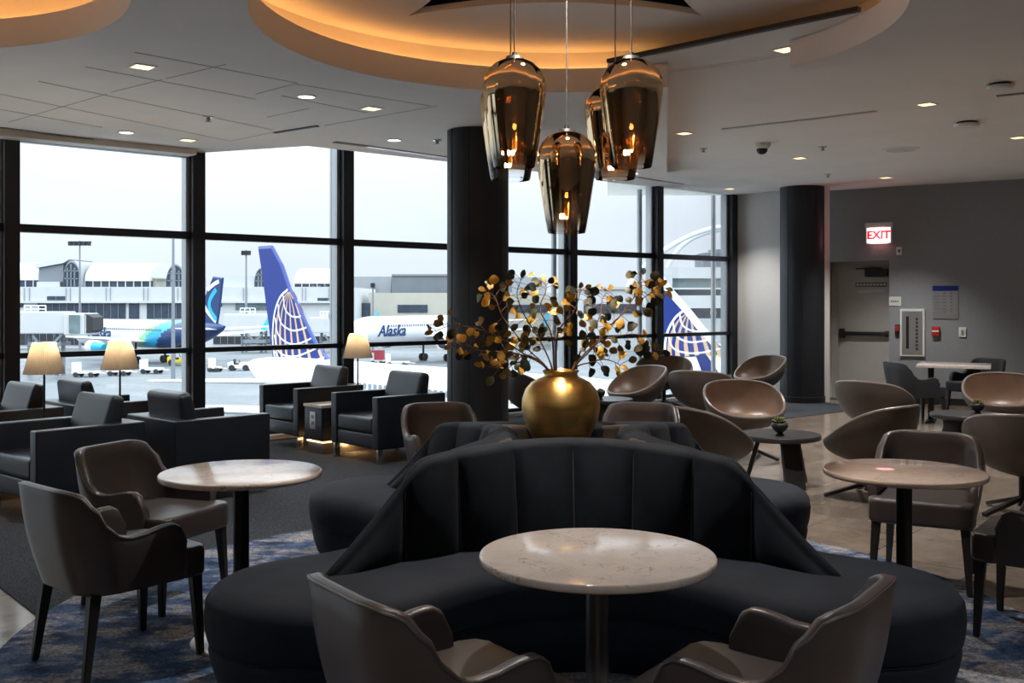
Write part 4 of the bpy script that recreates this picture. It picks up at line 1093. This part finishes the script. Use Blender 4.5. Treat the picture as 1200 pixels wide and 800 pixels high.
for y in (0,):
    loft(bm, [[pt(42, 330, q), pt(71, 330, q), pt(71, 309, q), pt(42, 314, q)] for q in (YT + 1.2, YT + 12)])
tp('side_glazing', bm, 'far_steel')
bm = BM(); loft(bm, [[pt(39, 314, q), pt(72, 308, q), pt(80, 303.5, q), pt(60, 305.5, q), pt(40, 308.5, q)] for q in (YT + .6, YT + 12)]); tp('canopy', bm, 'roof_white')
bm = BM(); pbox(bm, 43, 70, 330, 336, YT + 1, 8); tp('parapet', bm, 'concrete_white')
bm = BM(); pbox(bm, 172, 183, 326, 336, YT + 4, 6); pbox(bm, 171, 185, 325, 326.5, YT + 3.5, 7); tp('roof_plant', bm, 'concrete_cream')
bm = BM()
for p in (365, 372, 379): pbox(bm, p, p + 4, 334, 337.5, YT + 2, 3)
tp('roof_unit', bm, 'metal_grey')

def bld(label, name, Y, mats, px):
    t = thing(name, label, 'building', (X(px, Y), Y, GZ)); M_ = Matrix.Translation(-Vector((X(px, Y), Y, GZ)))
    for pn, mat, args in mats:
        bm = BM()
        for a in args: pbox(bm, a[0], a[1], a[2], a[3], Y + a[4], a[5])
        bmesh.ops.transform(bm, matrix=M_, verts=bm.verts); obj(pn, bm, mat, t, 0)
    return t
bld('pale yellow low building with a dark window strip seen left of the dark column', 'cargo_building', 218, [
    ('wall', 'concrete_cream', [(432, 662, 343, 412, 0, 25)]), ('window', 'far_glass', [(466, 501, 357, 366, -.2, .4)]), ('window', 'far_glass', [(424, 434, 355, 372, -.2, .4)]), ('window', 'far_glass', [(592, 662, 357, 366, -.2, .4)]), ('base_door', 'rubber', [(540, 560, 385, 408, -.2, .4)])], 500)
bld('dark grey box building behind the pale yellow building', 'hangar', 248, [('wall', 'concrete_grey', [(459, 600, 322, 345, 0, 30)]), ('roof_edge', 'far_steel', [(459, 600, 321, 323, -.4, .5)])], 500)
bld('light grey flat building left of the dark grey box building', 'office_building', 262, [('wall', 'roof_shade', [(400, 458, 324, 345, 0, 30)]), ('roof_post', 'far_steel', [(436, 438, 331, 345, -1, .6)])], 430)
bld('pale long building behind the leaves with a dark window strip', 'concourse', 190, [('wall', 'concrete_white', [(664, 775, 338, 412, 0, 25)]), ('window', 'far_glass', [(684, 775, 356, 367, -.2, .4)]), ('roof_block', 'roof_shade', [(600, 640, 325, 345, 3, 20)]), ('roof_edge', 'concrete_cream', [(655, 775, 336, 339, -.5, .6)])], 700)
bld('white building of stacked balconies and green glass at far right of the windows', 'car_park', 150, [
    ('upper_slab', 'concrete_white', [(776, 905, 313, 326, 0, 30)]), ('window', 'far_green_glass', [(787, 905, 326, 337, .6, 25)]), ('window', 'far_glass', [(787, 905, 339, 346, .6, 25)]), ('balcony', 'concrete_white', [(776, 905, 346, 361, -1, 30), (776, 905, 337, 339, -.5, 30)]), ('window', 'far_glass', [(787, 905, 361, 373, .6, 25)]), ('lower_wall', 'concrete_white', [(776, 905, 373, 412, 0, 30)]), ('column', 'concrete_white', [(776, 788, 320, 375, -.4, 4)])], 800)
bld('small bluish tower block on the skyline under the white arch', 'tower_block', 330, [('wall', 'concrete_grey', [(824, 852, 296, 354, 0, 15)]), ('window', 'far_green_glass', [(826, 850, 299, 304, -.4, .5)]), ('roof_block', 'far_steel', [(834, 846, 292, 297, 3, 6)])], 836)
# double white arch structure on the skyline
YA = 300
t = thing('arch_structure', 'great white double arch structure on the skyline at far right', 'building', (X(850, YA), YA, GZ))
def arcpts(p, y): return [Vector((X(a, YA) - X(850, YA), y, Z(b, YA) - GZ)) for a, b in p]
bm = BM(); tube(bm, crom(arcpts([(700, 415), (735, 338), (760, 308), (790, 286), (820, 272), (850, 266), (880, 272), (910, 286), (940, 308), (965, 338), (1000, 415)], 0), 6), .75, 10); obj('arch', bm, 'arch_white', t)
bm = BM(); tube(bm, crom(arcpts([(770, 415), (780, 330), (792, 300), (806, 284), (824, 274), (850, 268), (876, 274), (894, 284), (908, 300), (920, 330), (930, 415)], 4), 6), .7, 10); obj('arch', bm, 'arch_white', t)

# ---- airplanes (local +X is the nose, origin under the tail on the apron)
def airplane(label, tail, nose_dir, L, rad, zc, belly='plane_white', kind='a', fin=None, engine=True, winglets=True, sw=.42):
    ang = math.atan2(nose_dir[1], nose_dir[0])
    t = thing('airplane', label, 'airplane', (tail[0], tail[1], GZ), ang)
    bm = BM(); n = 40; st = []
    for i in range(61):
        s = i / 60 * L
        if s < L * .30: k = s / (L * .30); r = rad * (.10 + .90 * math.sin(k * PI / 2) ** .75); up = rad * .62 * (1 - k) ** 1.6
        elif s > L - 4.6: k = (L - s) / 4.6; r = rad * max(.04, math.sqrt(max(0, 1 - (1 - k) ** 2))) ** .9; up = -rad * .22 * (1 - k) ** 2
        else: r = rad; up = 0
        st.append([(s, r * math.sin(2 * PI * k2 / n), zc + up + r * math.cos(2 * PI * k2 / n)) for k2 in range(n)])
    loft(bm, st, True)
    mats = [belly, 'livery_navy', 'livery_sky', 'livery_green', 'plane_grey']
    if kind == 'swoosh':
        for f in bm.faces:
            c = f.calc_center_median(); q = c.x - (L * sw - 1.5 * (c.z - zc))
            f.material_index = 1 if q < -4.0 else (2 if q < -.6 else (3 if q < .8 else 0))
    if kind == 'plain':
        for f in bm.faces:
            if f.calc_center_median().z < zc - rad * .55: f.material_index = 4
    obj('fuselage', bm, mats, t, 60)
    # wings, stabilisers, engines: each its own part
    for s in (-1, 1):
        bm = BM(); x = L * .52; zl = zc - rad * .55
        def sec(xc, y, z, c, th): return [(xc + c * a, y, z + th * b) for a, b in ((.5, 0), (.35, .5), (0, .6), (-.5, 0), (0, -.4), (.35, -.4))]
        loft(bm, [sec(x, s * rad * .5, zl, 7.0, 1.0), sec(x - 2.8, s * 6, zl + .45, 4.2, .6), sec(x - 6.6, s * L * .44, zl + 1.3, 1.5, .22)]); obj('wing', bm, 'plane_white', t, 50)
        bm = BM(); xw = x - 6.6
        if winglets: loft(bm, [sec(xw, s * L * .44, zl + 1.3, 1.4, .2), [(a - 1.1, b + s * .5, c + 2.3) for a, b, c in sec(xw, s * L * .44, zl + 1.3, .7, .12)]]); obj('winglet', bm, 'livery_blue' if kind != 'swoosh' else 'livery_sky', t, 50)
        else: bm.free()
        bm = BM(); zs = zc + (.1 if kind == 'plain' else rad * .45)
        loft(bm, [sec(L * .07, s * .3, zs, 3.6, .4), sec(L * .07 - 2.6, s * L * .205, zs + .30, 1.4, .15)]); obj('stabilizer', bm, 'plane_white', t, 50)
        if engine:
            bm = BM(); lathe(bm, [(.5, -2.0), (.75, -1.2), (1.0, 0), (1.08, 1.0), (1.0, 1.7), (.88, 1.75), (.82, 1.3)], 28, (0, 0, 0), Matrix.Translation((x + 2.6, s * L * .155, zl - .75)) @ Matrix.Rotation(R(90), 4, 'Y'))
            for f in bm.faces:
                c = f.calc_center_median()
                if kind == 'swoosh' and c.x - (x + 2.6) + .9 * (c.z - zl) < -.6: f.material_index = 1
            e = obj('engine', bm, ['plane_white', 'livery_sky'], t, 50)
            bm = BM(); lathe(bm, [(.84, 0), (.2, .05), (.02, .3)], 24, (0, 0, 0), Matrix.Translation((x + 3.95, s * L * .155, zl - .75)) @ Matrix.Rotation(R(90), 4, 'Y')); obj('fan', bm, 'rubber', e)
        bm = BM(); tube(bm, [(L * .47, s * 2.4, zl), (L * .47, s * 2.4, .55)], .16, 10)
        for q in (-.22, .22): lathe(bm, [(.55, -.16), (.55, .16)], 20, (0, 0, 0), Matrix.Translation((L * .47, s * 2.4 + q * 1.6, .55)) @ Matrix.Rotation(R(90), 4, 'X'))
        obj('landing_gear', bm, 'rubber', t)
    bm = BM()
    for s in (-1, 1):
        for q in range(38):
            x = L * .32 + q * (L * .52) / 38; z = zc + rad * .25; y = s * math.sqrt(rad * rad - (rad * .25) ** 2); boxb(bm, (x, y - .03, z), (x + .25, y + .03, z + .36), .0)
    obj('cabin_windows', bm, 'far_steel', t, 0)
    return t
def fin_parts(t, poly, th=.34, mat='livery_blue'):
    """poly: (x, z) outline in the airplane's local frame"""
    bm = BM(); cx = sum(p[0] for p in poly) / len(poly); cz = sum(p[1] for p in poly) / len(poly)
    def sc(k, y): return [(cx + (x - cx) * k, y, cz + (z - cz) * k) for x, z in poly]
    loft(bm, [sc(.955, -th / 2), sc(1, -th * .2), sc(1, th * .2), sc(.955, th / 2)]); return obj('tail_fin', bm, mat, t, 0)
def inside(p, poly):
    c = False; n = len(poly)
    for i in range(n):
        (x0, y0), (x1, y1) = poly[i], poly[i - 1]
        if (y0 > p[1]) != (y1 > p[1]) and p[0] < (x1 - x0) * (p[1] - y0) / (y1 - y0) + x0: c = not c
    return c
def ribbon(bm, pts, w, poly, y, s):
    """flat painted line on the fin side, clipped to the fin outline"""
    vs = []
    for i, p in enumerate(pts):
        a = pts[max(0, i - 1)]; b = pts[min(len(pts) - 1, i + 1)]; d = Vector((b[0] - a[0], b[1] - a[1]))
        if d.length < 1e-6: d = Vector((1, 0))
        d.normalize(); nn = Vector((-d.y, d.x)) * w(i / (len(pts) - 1)) / 2
        vs.append((p, nn))
    prev = None
    for p, nn in vs:
        if inside(p, poly): cur = (bm.verts.new((p[0] + nn.x, y, p[1] + nn.y)), bm.verts.new((p[0] - nn.x, y, p[1] - nn.y)))
        else: cur = None
        if prev and cur: bm.faces.new((prev[0], prev[1], cur[1], cur[0]))
        prev = cur
def to_fin(t, px, py):
    """pixel -> (x, z) on the airplane's centre plane"""
    M_ = Matrix.Translation(t.location) @ Matrix.Rotation(t.rotation_euler.z, 4, 'Z')
    o = M_.inverted() @ Vector((0, 0, EYE)); d = M_.to_3x3().inverted() @ Vector(((px - CX) / F, 1, (HY - py) / F))
    k = -o.y / d.y; p = o + d * k; return (p.x, p.z)
def globe(t, fin, poly, outline, pole, lats, fans, th=.34, edge=None):
    f2 = lambda pts: [to_fin(t, *p) for p in pts]
    def sm(pts, n=14): return [(p.x, p.y) for p in crom([Vector((a, b, 0)) for a, b in f2(pts)], n)]
    gb, wbm = BM(), BM()
    for s in (-1, 1):
        y = s * (th / 2 + .012)
        for pts in fans: ribbon(gb, sm(pts, 20), lambda k: .06 + .30 * k, poly, y, s)
        y = s * (th / 2 + .022)
        for pts in lats: ribbon(wbm, sm(pts, 20), lambda k: .125, poly, y, s)
        ribbon(wbm, sm(outline, 24), lambda k: .17, poly, y, s)
    if edge:
        for sd in (-1, 1): ribbon(wbm, sm(edge, 20), lambda k: .5, poly, sd * (th / 2 + .024), sd)
    obj('globe_meridians', gb, 'livery_gold', fin, 0); obj('globe_lines', wbm, 'paint_white', fin, 0)

# plane 1: blue tail right outside, nose away to the right
d1 = Vector((.70, -.714)); tail1 = Vector((-19.6, 76.6))
u1 = airplane('white airliner with a tall blue globe tail fin right outside the windows at left', tail1, d1, 38, 1.98, 3.15, kind='plain', winglets=False)
poly1 = [to_fin(u1, *p) for p in ((303.5, 288.5), (319, 287.5), (330, 308), (339.5, 336), (352, 362), (363, 386), (372, 404), (388, 424), (400, 432), (322, 432), (321, 418), (315, 372), (309, 325))]
f1 = fin_parts(u1, poly1)
globe(u1, f1, poly1, [(340, 339), (331, 348), (325, 364), (322.5, 384), (322.5, 402), (325.5, 424), (328, 434)], (340, 341),
      [[(334.5, 346), (337, 362), (344, 370), (353, 371), (360, 366)], [(328.5, 356), (331, 376), (340, 385), (350, 387), (366, 382)], [(325, 372), (329, 392), (341, 402), (354, 402), (372, 394)], [(324, 392), (330, 412), (345, 417.5), (362, 413), (380, 404)], [(325, 412), (336, 428), (352, 431), (372, 422), (392, 416)]],
      [[(340, 342), (331, 356), (326.5, 380), (326, 404), (329, 432)], [(340.3, 342), (334, 360), (331, 384), (331.5, 408), (336, 434)], [(340.6, 342), (338, 362), (336.5, 388), (338, 412), (341, 436)], [(341, 342), (342.5, 362), (343.5, 388), (345.5, 412), (347, 436)], [(341.4, 342), (346, 360), (350, 384), (353, 408), (356, 432)], [(341.8, 342), (349, 356), (356, 378), (362, 402), (367, 428)], [(342.2, 342), (352, 356), (362, 378), (372, 400), (382, 424)]])
# plane 2: blue tail behind the right hand windows
d2 = Vector((.93, -.36)); 
u2 = airplane('white airliner with a blue globe tail fin behind the right hand windows', Vector((X(752, 76), 76)), d2, 28, 1.85, 3.2, kind='plain', engine=False)
poly2 = [to_fin(u2, *p) for p in ((762, 318), (771, 317), (785, 338), (806, 362), (822, 382), (838, 400), (856, 415), (772, 419), (768, 385))]
f2 = fin_parts(u2, poly2, .3)
globe(u2, f2, poly2, [(804, 362), (792, 372), (783, 388), (780, 404), (780, 418)], (806, 366),
      [[(797, 368), (800, 380), (808, 386), (818, 388), (826, 386)], [(789, 376), (793, 393), (806, 400), (820, 400), (838, 396)], [(783, 390), (789, 407), (804, 413), (822, 413), (845, 408)]],
      [[(806, 366), (794, 378), (786, 398), (785, 420)], [(807, 366), (799, 382), (794, 402), (795, 420)], [(808, 366), (805, 384), (804, 402), (806, 420)], [(809, 367), (812, 384), (815, 402), (818, 420)], [(810, 368), (819, 384), (826, 400), (832, 420)], [(812, 370), (826, 386), (838, 402), (846, 420)]], .3, [(771, 319.5), (784, 339.5), (805, 363.5), (821, 383.5), (837, 401.5)])
# blue winglet and yellow truck in front of it
# planes with the blue swoosh livery
def swoosh_plane(label, tail, nose, rad, zc, L, text_at, tsize):
    dirv = (Vector(nose) - Vector(tail)).normalized(); t = airplane(label, Vector(tail), dirv, L, rad, zc, kind='swoosh')
    zt = zc + rad * .8
    poly = [(.2, zt + 6.4), (2.4, zt + 6.6), (6.0, zt + 1.2), (8.6, zt), (1.6, zt - .3), (1.0, zt + 2)]
    f = fin_parts(t, poly, .34, 'livery_navy')
    wb_ = BM(); gb = BM()
    for s in (-1, 1):
        y = s * .185
        ribbon(wb_, [(1.0 + 4.2 * math.sin(q / 20 * PI) ** .8 * (1 - q / 60), zt + 5.9 - q * .29) for q in range(21)], lambda k: .55, poly, y, s)
        ribbon(gb, [(1.6 + 1.6 * math.sin(q / 16 * PI), zt + 4.8 - q * .26) for q in range(17)], lambda k: .7, poly, y + s * .01, s)
    obj('fin_swirl', wb_, 'paint_white', f, 0); obj('fin_swirl', gb, 'livery_sky', f, 0)
    bm = BM()
    for s in (-1, 1):
        z0 = zc - rad * .02; y = s * (rad + .03)
        M_ = Matrix.Translation((text_at * L, y, z0)) @ Matrix.Rotation(R(180 if s > 0 else 0), 4, 'Z') @ Matrix.Rotation(R(90), 4, 'X')
        text_bm(bm, 'Alaska', tsize, M_, .04, shear=.28, bold=.035)
    obj('lettering', bm, 'livery_navy', t, 0)
    return t
swoosh_plane('white and blue airliner parked at the jet bridge behind the two lamps', (X(263, 140), 140), (X(78, 166), 166), 2.05, Z(391, 142) - GZ - .3, 38, .75, 2.5)
swoosh_plane('white airliner with blue lettering seen just left of the dark column', (X(585, 172), 172), (X(414, 142), 142), 2.05, Z(390, 142) - GZ + .2, 37, .815, 2.3)

# ---- jet bridges
def jet_bridge(label, px0, px1, pt_, pb, Y, cab=True):
    t = thing('jet_bridge', label, 'jet bridge', (X(px0, Y), Y, GZ)); M_ = Matrix.Translation(-Vector((X(px0, Y), Y, GZ)))
    def part(name, bm, mat, sm=0): bmesh.ops.transform(bm, matrix=M_, verts=bm.verts); return obj(name, bm, mat, t, sm)
    w = px1 - px0
    bm = BM(); pbox(bm, px0, px1 - w * .30, pt_, pb, Y, 3.2, .15); part('tunnel', bm, 'concrete_white')
    bm = BM(); pbox(bm, px1 - w * .32, px1 - 8, pt_ + 2, pb + 2, Y - .4, 4.0, .2); part('cab', bm, 'concrete_white')
    bm = BM(); pbox(bm, px1 - w * .26, px1 - 16 if cab else px1 - w * .15, pt_ + 4, pb - 1, Y - .55, .3); part('window', bm, 'far_green_glass')
    bm = BM()
    a = [(X(px1 - 8, Y), q, Z(b, Y)) for q, b in ((Y - .4, pt_ + 2), (Y + 3.4, pt_ + 2), (Y + 3.4, pb), (Y - .4, pb))]; b = [(X(px1, Y), q, Z(c, Y)) for q, c in ((Y, pt_ + 7), (Y + 3.2, pt_ + 7), (Y + 3.2, pb - 4), (Y, pb - 4))]
    loft(bm, [a, b]); part('bellows', bm, 'rubber')
    bm = BM()
    for p in (px0 + w * .25, px0 + w * .55, px0 + w * .62): tube(bm, [(X(p, Y), Y + 1.6, Z(pb, Y)), (X(p, Y), Y + 1.6, GZ)], .25, 8)
    bar(bm, (X(px0 + w * .3, Y), Y + .4, GZ + .8), (X(px0 + w * .66, Y), Y + .4, Z(pb, Y)), .3); bar(bm, (X(px0 + w * .6, Y), Y + .4, GZ + .6), (X(px0 + w * .34, Y), Y + .4, Z(pb + 2, Y)), .3)
    pbox(bm, px0 + w * .3, px0 + w * .65, pb + 10, pb + 14, Y, 3)
    part('support_frame', bm, 'far_steel')
    bm = BM()
    for p in (px0 + w * .25, px0 + w * .32, px0 + w * .4, px0 + w * .48): tube(bm, [(X(p, Y), Y + .3, Z(pt_, Y)), (X(p, Y), Y + .3, Z(pt_ - 7, Y))], .08, 6)
    for q in (3, 7): tube(bm, [(X(px0 + w * .25, Y), Y + .3, Z(pt_ - q, Y)), (X(px0 + w * .48, Y), Y + .3, Z(pt_ - q, Y))], .07, 6)
    part('railing', bm, 'paint_white')
    return t
jet_bridge('white jet bridge with a dark cab window at the left airliner', 0, 109, 365, 391, 125)
jet_bridge('white jet bridge behind the tall blue tail fin', 262, 338, 368, 388, 180)
jet_bridge('white jet bridge between the blue tail fin and the lamp', 362, 414, 372, 390, 182)
# ---- light masts
for lab, p, pt_, Y, wd in (('tall floodlight mast with a row of lamps above the terminal vault at left', 93.5, 282, 190, 27), ('floodlight mast left of the blue tail fin', 288.5, 293, 185, 11), ('thin tall pole in front of the terminal, left of the thick window mullion', 203, 277, 118, 0), ('short floodlight mast beside the dark grey box building', 437, 331, 190, 5)):
    t = thing('light_mast', lab, 'light pole', (X(p, Y), Y, GZ)); H = Z(pt_, Y) - GZ
    bm = BM(); tube(bm, [(0, 0, 0), (0, 0, H)], [.26, .14], 8); obj('pole', bm, 'far_steel', t)
    if wd:
        w2 = wd / F * Y / 2; bm = BM(); boxb(bm, (-w2, -.15, H - .3), (w2, .15, H - .1)); 
        for q in range(5): x = -w2 + 2 * w2 * (q + .5) / 5; boxb(bm, (x - w2 * .13, -.5, H - .9), (x + w2 * .13, .3, H - .15))
        obj('lamp_head', bm, 'rubber', t, 0)
# ---- ground vehicles
def cart(label, px, py, length, cargo=None, mat='paint_white'):
    p = onZ(px, py, GZ); t = thing('baggage_cart', label, 'cart', (p.x, p.y, GZ), R(-3), 'baggage carts on the apron')
    bm = BM(); boxb(bm, (-length / 2, -.8, .45), (length / 2, .8, .68), .04); tube(bm, [(length / 2, 0, .5), (length / 2 + .9, 0, .45)], .05, 6); obj('deck', bm, 'paint_white', t)
    bm = BM(); boxb(bm, (-length / 2, -.75, .68), (-length / 2 + .5, .75, 1.75), .03); obj('end_panel', bm, 'paint_white', t)
    for x in (-.32, .32):
        for y in (-.7, .7):
            bm = BM(); lathe(bm, [(.33, -.1), (.33, .1)], 16, (0, 0, 0), Matrix.Translation((x * length, y, .33)) @ Matrix.Rotation(R(90), 4, 'X')); obj('wheel', bm, 'rubber', t)
    if cargo:
        bm = BM(); boxb(bm, (-length / 2 + .1, -.72, .69), (length / 2 - .1, .72, 2.1), .05); obj('container', bm, cargo, t)
    return t
cart('empty baggage cart leftmost of the row on the apron', 101, 441.5, 2.9)
cart('empty baggage cart under the second lamp shade', 140, 440, 2.6); cart('empty baggage cart rightmost of the row, next to the thick mullion', 178, 437.5, 2.6)
cart('baggage cart towed behind the white tug', 252, 435.5, 1.3)
cart('baggage cart with a red container beside the window lamp', 443, 427, 1.9, 'paint_red'); cart('empty white baggage cart right of the red container', 466, 429, 3.2)
def tug(label, px, py, k, mat, hd_):
    p = onZ(px, py, GZ); t = thing('tow_tractor', label, 'tractor', (p.x, p.y, GZ), R(hd_))
    bm = BM(); prism(bm, [(-1.5, .35), (1.5, .35), (1.55, .85), (1.3, 1.1), (.2, 1.15), (.0, .8), (-.7, .8), (-.8, 1.2), (-1.5, 1.15)], -.75, .75, .05)
    bmesh.ops.transform(bm, matrix=Matrix.Rotation(R(90), 4, 'X'), verts=bm.verts); bmesh.ops.scale(bm, vec=(k, k, k), verts=bm.verts); obj('body', bm, mat, t)
    bm = BM(); boxb(bm, (-.75 * k, -.5 * k, .8 * k), (-.2 * k, .5 * k, 1.0 * k), .04); boxb(bm, (-.78 * k, -.5 * k, 1.0 * k), (-.62 * k, .5 * k, 1.6 * k), .04); obj('seat', bm, 'rubber', t)
    bm = BM(); tube(bm, [(.05 * k, 0, 1.1 * k), (-.12 * k, 0, 1.5 * k)], .05, 6); obj('steering_column', bm, 'rubber', t)
    for x, r in ((-.95, .42), (.95, .42)):
        for y in (-.72, .72):
            bm = BM(); lathe(bm, [(r * k, -.13), (r * k, .13), (r * .5 * k, .15)], 18, (0, 0, 0), Matrix.Translation((x * k, y * k, r * k)) @ Matrix.Rotation(R(90), 4, 'X')); obj('wheel', bm, 'rubber', t)
tug('white airport tow tractor driving on the wet apron left of the blue tail', 281, 434, .95, 'paint_white', 3)
tug('yellow airport tow tractor beside the thick mullion', 211, 428, 1.1, 'paint_yellow', 10)
t = thing('service_truck', 'yellow green service truck at the far right end of the windows', 'truck', (X(839, 92), 92, GZ))
Mt = Z(422, 92) - GZ
bm = BM(); boxb(bm, (-.7, 0, .6), (1.6, 4.2, Z(405, 92) - GZ), .08); obj('body', bm, 'paint_lime', t)
bm = BM(); boxb(bm, (-.35, -.05, Z(415, 92) - GZ), (.25, .02, Z(409, 92) - GZ), .02); obj('window', bm, 'rubber', t)
for x in (-.4, .9):
    bm = BM(); lathe(bm, [(.45, -.15), (.45, .15)], 16, (0, 0, 0), Matrix.Translation((x, .3, .45)) @ Matrix.Rotation(R(90), 4, 'X')); obj('wheel', bm, 'rubber', t)

# ================================================================== LIGHT, WORLD, CAMERA
w = bpy.data.worlds.new('overcast'); scene.world = w; w.use_nodes = True
nt = w.node_tree; bg = nt.nodes['Background']
tc = nt.nodes.new('ShaderNodeTexCoord'); sp = nt.nodes.new('ShaderNodeSeparateXYZ'); nt.links.new(tc.outputs['Generated'], sp.inputs[0])
rp = _ramp(nt, [(0, (.30, .32, .35)), (.495, (.30, .32, .35)), (.50, (.66, .725, .80)), (.58, (.80, .855, .92)), (.66, (.86, .95, 1.0)), (1, (.84, .94, 1.0))])
mr = nt.nodes.new('ShaderNodeMapRange'); mr.inputs[1].default_value = -1; mr.inputs[2].default_value = 1; nt.links.new(sp.outputs['Z'], mr.inputs[0]); nt.links.new(mr.outputs[0], rp.inputs['Fac'])
ns = nt.nodes.new('ShaderNodeTexNoise'); ns.inputs['Scale'].default_value = 2.2; ns.inputs['Detail'].default_value = 5
mp = nt.nodes.new('ShaderNodeMapping'); mp.inputs['Scale'].default_value = (1, 1, 3); nt.links.new(tc.outputs['Generated'], mp.inputs['Vector']); nt.links.new(mp.outputs[0], ns.inputs['Vector'])
cr = _ramp(nt, [(.35, (.93, .94, .95)), (.65, (1.05, 1.05, 1.05))]); nt.links.new(ns.outputs['Fac'], cr.inputs['Fac'])
mx = nt.nodes.new('ShaderNodeMix'); mx.data_type = 'RGBA'; mx.blend_type = 'MULTIPLY'; mx.inputs[0].default_value = 1
nt.links.new(rp.outputs['Color'], mx.inputs[6]); nt.links.new(cr.outputs['Color'], mx.inputs[7]); nt.links.new(mx.outputs[2], bg.inputs['Color'])
sm = nt.nodes.new('ShaderNodeMapRange'); sm.inputs[1].default_value = 0; sm.inputs[2].default_value = 1; sm.inputs[3].default_value = 0; sm.inputs[4].default_value = 1
fc = nt.nodes.new('ShaderNodeFloatCurve'); cu = fc.mapping.curves[0]
cu.points[0].location = (0, .21); cu.points[1].location = (1, .72)
for p_ in ((.16, .23), (.30, .42), (.55, .60)): cu.points.new(*p_)
fc.mapping.update()
ml = nt.nodes.new('ShaderNodeMath'); ml.operation = 'MULTIPLY'; ml.inputs[1].default_value = SKY
nt.links.new(sp.outputs['Z'], sm.inputs[0]); nt.links.new(sm.outputs[0], fc.inputs['Value']); nt.links.new(fc.outputs['Value'], ml.inputs[0]); nt.links.new(ml.outputs[0], bg.inputs['Strength'])

cam = bpy.data.cameras.new('camera'); co = bpy.data.objects.new('camera', cam); COL.objects.link(co)
cam.sensor_width = 36; cam.lens = 36; cam.shift_y = -(400 - HY) / 1200
co.location = (0, 0, EYE); co.rotation_euler = (R(90), 0, 0); cam.clip_end = 2000
scene.camera = co
vs = scene.view_settings; scene.display_settings.display_device = 'sRGB'
vs.view_transform = 'Standard'; vs.look = 'None'; vs.exposure = EXPO; vs.gamma = 1; vs.use_curve_mapping = False
cy = scene.cycles; cy.use_denoising = True
cy.max_bounces = 14; cy.diffuse_bounces = 8; cy.glossy_bounces = 4; cy.transmission_bounces = 6; cy.transparent_max_bounces = 16
cy.sample_clamp_indirect = 6; cy.caustics_reflective = False; cy.caustics_refractive = False; cy.blur_glossy = 1
